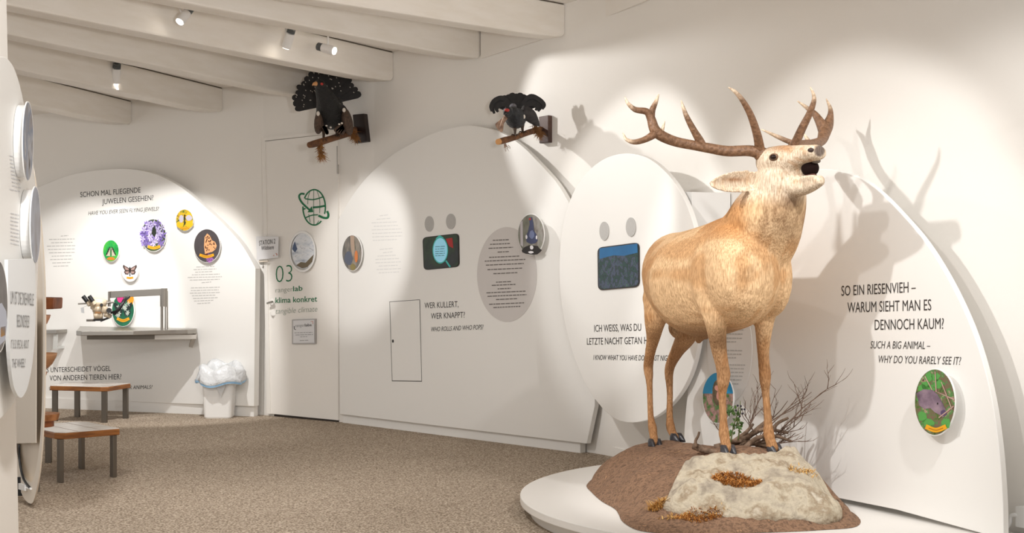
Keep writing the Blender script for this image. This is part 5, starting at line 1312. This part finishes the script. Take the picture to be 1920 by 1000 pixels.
# ================================================================== mounted birds
M_FEA = mat('black_feather', (30, 25, 24), .65, noise=((18, 15, 15), 40, 3)); M_BODY = mat('bird_dark', (24, 23, 23), .6, noise=((14, 14, 15), 60, 3), bump=(.6, 90))
M_BROWN = mat('wing_brown', (98, 76, 60), .7, noise=((62, 48, 40), 30, 4), stretch=(4, 4, 1), bump=(.4, 60)); M_RED = mat('comb_red_skin', (176, 48, 40), .5)
M_PERCH = mat('perch_bark', (128, 86, 54), .85, noise=((88, 58, 38), 24, 4), bump=(.6, 50)); M_FIBRE = mat('perch_moss', (168, 116, 62), .95, noise=((122, 84, 46), 40, 3))
M_PLAQ = mat('plaque_dark', (48, 36, 32), .4, noise=((38, 28, 26), 6, 3)); M_LEG = mat('bird_leg', (74, 58, 46), .7)
def epx(cx, cy, Y, rx, ry, d, rot=0):
    k = Y / F; a = math.radians(rot)
    return ellipsoid(P(cx, cy, Y), (rx * k * math.cos(a), 0, rx * k * math.sin(a)), (0, d, 0), (-ry * k * math.sin(a), 0, ry * k * math.cos(a)))
def feather(c, ang, r0, r1, w0, w1, Y, lean=.0, th=.004, bend=0.0):
    out = []
    k = Y / F
    for s, w in [(0, w0), (.45, (w0 + w1) * .5), (.85, w1), (.95, w1 * .8), (1.0, w1 * .35)]:
        r = r0 + (r1 - r0) * s; a = math.radians(ang + bend * s * s); out.append((r, w, a))
    L = [(c[0] + r * math.cos(a) - w * math.sin(a), c[1] - r * math.sin(a) - w * math.cos(a), r) for r, w, a in out]
    R = [(c[0] + r * math.cos(a) + w * math.sin(a), c[1] - r * math.sin(a) + w * math.cos(a), r) for r, w, a in reversed(out)]
    return slab([P(x, y, Y + lean * r) for x, y, r in L + R], (0, th, 0))
def fuzz(n, pts, seed, ln):
    r = random.Random(seed); gs = []
    for _ in range(n):
        c = np.array(r.choice(pts)); c = P(c[0] + r.gauss(0, 2.2), c[1] + r.gauss(0, 2.6), c[2] + r.gauss(0, .008))
        d = np.array([r.gauss(0, .6), r.gauss(0, .6), -abs(r.gauss(.8, .5))]); d /= np.linalg.norm(d); L = r.uniform(*ln)
        gs.append(tube([c, c + d * L * .5 + (r.uniform(-.004, .004), 0, 0), c + d * L], [.0018, .0014, .0005], 4))
    return cat(*gs)
def foot(px, py, Y):
    c = P(px, py, Y)
    return cat(*[tube([c, c + np.array(d) * .035 + (0, 0, .004), c + np.array(d) * .06 + (0, 0, -.016)], [.005, .004, .0015], 6) for d in [(-.5, -.8, 0), (.1, -1, 0), (.6, -.8, 0), (.1, .6, 0)]])

# --- capercaillie
wp = DW.hit(668, 244, .03)
pm = thing('wall_perch', DW.hit(675, 268, 0), 'dark plaque with mossy branch carrying the capercaillie above the door', 'perch')
bevel(fix_normals(obj('plaque', slab([DW.hit(x, y, .045) for x, y in [(661, 215), (682, 213), (688, 265.5), (665.5, 268.6)]], -DW.n * .044), M_PLAQ, pm)), .004)
obj('branch', stube([P(580, 272, 9.98), P(592, 269, 10.05), P(625, 259, 10.22), P(652, 250, 10.38), wp + DW.n * .016], [.022, .026, .024, .027, .026], 10), M_PERCH, pm, smooth=True)
tag(obj('moss', cat(fuzz(260, [(660, 246, 10.4), (664, 252, 10.42), (667, 257, 10.44), (657, 243, 10.4)], 1, (.02, .07)), fuzz(320, [(600, 268, 10.08), (601, 276, 10.08), (602, 285, 10.08), (603, 292, 10.08)], 2, (.02, .06))), M_FIBRE, pm), kind='stuff')
cp = thing('capercaillie', P(622, 258, 10.22), 'big black capercaillie with fully fanned tail on a wall perch', 'bird')
obj('body', cat(epx(623, 216, 10.3, 31, 27, .19), epx(620, 200, 10.24, 24, 22, .14), stube([P(618, 208, 10.2), P(612, 188, 10.1), P(604, 170, 10.02), P(600, 159, 9.98)], [.10, .075, .05, .036], 14)), M_BODY, cp, smooth=True)
obj('head', epx(599, 158, 9.96, 10.5, 9, .05), M_BODY, cp, smooth=True)
obj('beak', cat(stube([P(594, 157, 9.93), P(589, 157.5, 9.9), P(585.5, 160, 9.89)], [.018, .012, .003], 8)), mat('beak_horn', (206, 150, 98), .5), cp, smooth=True)
obj('comb', epx(603, 157.5, 9.925, 3.6, 2.6, .014), M_RED, cp, smooth=True)
for k in range(18):
    a = 188 - k * (170 / 17.0)
    rr_ = 61 + 3 * math.sin(math.radians(a)) + (k * 7 % 5) * 1.3
    obj('tail_feather', feather((613, 196), a, 12, rr_, 3, 5.6 + (k * 3 % 4) * .4, 10.43 + .006 * (k % 3), .0006), M_FEA, cp)
rf = random.Random(3); fl2 = []
for k in range(46):
    a = math.radians(rf.uniform(22, 186)); r = rf.uniform(30, 60); x, y = 613 + r * math.cos(a), 196 - r * math.sin(a)
    fl2.append(slab([P(x + dx, y + dy, 10.415 + .0006 * r - .004) for dx, dy in [(-1.2, -.4), (0, -1.3), (1.1, .3), (.2, 1.2)]], (0, .002, 0)))
obj('tail_flecks', cat(*fl2), mat('fleck_white', (190, 182, 172), .7), cp)
obj('wing', epx(599, 228, 10.2, 9, 24, .11, -8), M_BROWN, cp, smooth=True); obj('wing', epx(651, 228, 10.24, 10, 26, .11, 12), M_BROWN, cp, smooth=True)
wf = []
for k in range(4):
    wf.append(feather((604 + k * 2, 236), -50 - k * 9, 0, 17, 3, 3, 10.14, 0)); wf.append(feather((652 - k * 2, 232), -120 - k * 8, 0, 24, 3, 3.4, 10.18, 0))
obj('wing_tips', cat(*wf[0::2]), M_BROWN, cp); obj('wing_tips', cat(*wf[1::2]), M_BROWN, cp)
[obj('shoulder_spot', g_, mat('bird_white', (222, 214, 204), .7), cp, smooth=True) for g_ in (epx(596.5, 213, 10.09, 3.4, 4.5, .012), epx(645, 206.5, 10.125, 3.4, 4.2, .012))]
[obj('belly_spot', epx(x, y, 10.145, 2.2, 1.8, .01), mat('bird_white', (222, 214, 204), .7), cp, smooth=True) for x, y in [(612, 236), (636, 233), (641, 231), (620, 239)]]
obj('leg', cat(stube([P(608, 240, 10.2), P(607, 252, 10.17), P(606.5, 263, 10.13)], [.022, .011, .009], 8), foot(606.5, 263, 10.13)), M_LEG, cp, smooth=True)
obj('leg', cat(stube([P(632, 236, 10.24), P(631.5, 246, 10.24), P(631, 255.5, 10.23)], [.022, .011, .009], 8), foot(631, 255.5, 10.23)), M_LEG, cp, smooth=True)

# --- black grouse
pm2 = thing('wall_perch', W1.hit(1020, 268, 0), 'dark brown plaque with short branch carrying the black grouse', 'perch')
wp2 = W1.hit(1016, 243, .03)
bevel(fix_normals(obj('plaque', slab([W1.hit(x, y, .04) for x, y in [(1010, 219), (1028, 216), (1028, 267), (1011, 269)]], -W1.n * .039), mat('plaque_wood', (92, 66, 56), .45, noise=((66, 46, 40), 8, 3)), pm2)), .004)
obj('branch', stube([P(935, 266, 8.82), P(946, 263, 8.86), P(968, 257, 8.94), P(992, 248, 9.04), wp2 + W1.n * .012], [.019, .021, .018, .019, .02], 10), M_PERCH, pm2, smooth=True)
obj('cut_end', tube([P(933, 266.2, 8.81), P(936.5, 265.6, 8.825)], [.018, .0195], 12), mat('cut_wood', (206, 150, 92), .6), pm2)
tag(obj('moss', cat(fuzz(260, [(1006, 242, 9.08), (1010, 246, 9.1), (1014, 250, 9.12), (1004, 238, 9.08)], 3, (.015, .05)), fuzz(12, [(946, 268, 8.86), (949, 272, 8.86)], 5, (.02, .05))), mat('perch_moss_dark', (128, 88, 50), .95), pm2), kind='stuff')
bg_ = thing('black_grouse', P(970, 256, 8.95), 'smaller black grouse with lyre-shaped tail on a wall perch', 'bird')
obj('body', cat(epx(967, 222, 8.97, 20, 19.5, .13), epx(962, 213, 8.9, 14, 13, .09), stube([P(960, 216, 8.9), P(955, 211, 8.84), P(951, 209, 8.79)], [.05, .036, .028], 12)), mat('grouse_black', (34, 38, 44), .5, noise=((20, 22, 28), 50, 3), bump=(.5, 90)), bg_, smooth=True)
obj('head', epx(950.5, 210, 8.77, 7, 6.3, .03), mat('grouse_black', (34, 38, 44)), bg_, smooth=True)
obj('comb', epx(950.5, 206.8, 8.745, 5, 3.2, .014), M_RED, bg_, smooth=True)
obj('beak', stube([P(948, 211, 8.745), P(945.5, 213, 8.73), P(944.5, 215.5, 8.725)], [.011, .007, .002], 8), M_BLACK, bg_, smooth=True)
obj('back_down', epx(962, 200, 8.93, 7, 6, .04), mat('grey_down', (120, 118, 124), .9, noise=((70, 68, 74), 40, 3), bump=(.8, 60)), bg_, smooth=True)
for k in range(11):
    a = 152 - k * 12.4
    obj('tail_feather', feather((968, 214), a, 8, 40 + 4 * abs(k - 5) / 5 - 1.5 * (k % 2), 3, 6.2, 9.06 + .005 * (k % 2), .0004), M_FEA, bg_)
def strip(pts, w, Y, th=.006):
    p = spline(pts, 6); T_ = np.gradient(p, axis=0); T_ /= np.linalg.norm(T_, axis=1)[:, None]
    N_ = np.column_stack([-T_[:, 1], T_[:, 0]]) * (np.interp(np.linspace(0, 1, len(p)), np.linspace(0, 1, len(w)), w) / 2)[:, None]
    f = [P(*q, Y) for q in p + N_] + [P(*q, Y) for q in (p - N_)[::-1]]
    n = len(p); b_ = [q + (0, th, 0) for q in f]; V_ = np.vstack([f, b_]); Fc_ = []
    m_ = 2 * n
    for i in range(n - 1):
        Fc_ += [(i, i + 1, m_ - 2 - i, m_ - 1 - i), (m_ + i, m_ + m_ - 1 - i, m_ + m_ - 2 - i, m_ + i + 1)]
    for i in range(m_):
        j = (i + 1) % m_; Fc_.append((i, m_ + i, m_ + j, j))
    return V_, Fc_
CURL = {-1: [[(962, 200), (945, 190), (932, 192), (924, 202), (927, 213)], [(958, 196), (942, 184), (928, 188), (921, 199), (922, 209)], [(964, 204), (950, 196), (938, 196), (931, 204), (934, 210)]],
        1: [[(974, 200), (990, 188), (1006, 190), (1014, 199), (1009, 209)], [(978, 196), (994, 181), (1010, 186), (1020, 196), (1017, 205)], [(972, 205), (988, 196), (1000, 195), (1007, 201), (1004, 207)]]}
for s in (-1, 1):
    for j, q in enumerate(CURL[s]):
        fix_normals(obj('tail_feather', strip(q, [6, 9, 8.5, 7.5, 4], 9.045 - .012 * j), M_FEA, bg_))
wfa = [feather((944, 222), -100 - k * 9, 0, 26 - k * 1.5, 2.0, 3.2, 8.86 + .004 * k, 0) for k in range(5)]
obj('wing', cat(*wfa, stube([P(952, 214, 8.86), P(944, 226, 8.85), P(938, 240, 8.86)], [.02, .014, .006], 8)), mat('wing_pale', (196, 164, 140), .7, noise=((120, 92, 76), 30, 3)), bg_)
obj('wing', cat(stube([P(978, 208, 8.97), P(992, 216, 9.0), P(1004, 229, 9.04), P(1011, 236, 9.06)], [.04, .045, .026, .006], 10)), mat('wing_grey', (62, 58, 58), .7, noise=((40, 36, 36), 30, 3)), bg_, smooth=True)
obj('shoulder_spot', epx(982.5, 219, 8.895, 2.6, 4, .012), mat('bird_white', (222, 214, 204), .7), bg_, smooth=True)
obj('leg', cat(stube([P(965, 236, 8.95), P(965.5, 246, 8.94), P(965.5, 253.5, 8.93)], [.016, .009, .007], 8), foot(965.5, 254, 8.93)), M_LEG, bg_, smooth=True)
obj('leg', cat(stube([P(979, 234, 9.0), P(979.5, 241, 9.0), P(980, 248, 8.99)], [.016, .009, .007], 8), foot(980, 248.5, 8.99)), M_LEG, bg_, smooth=True)
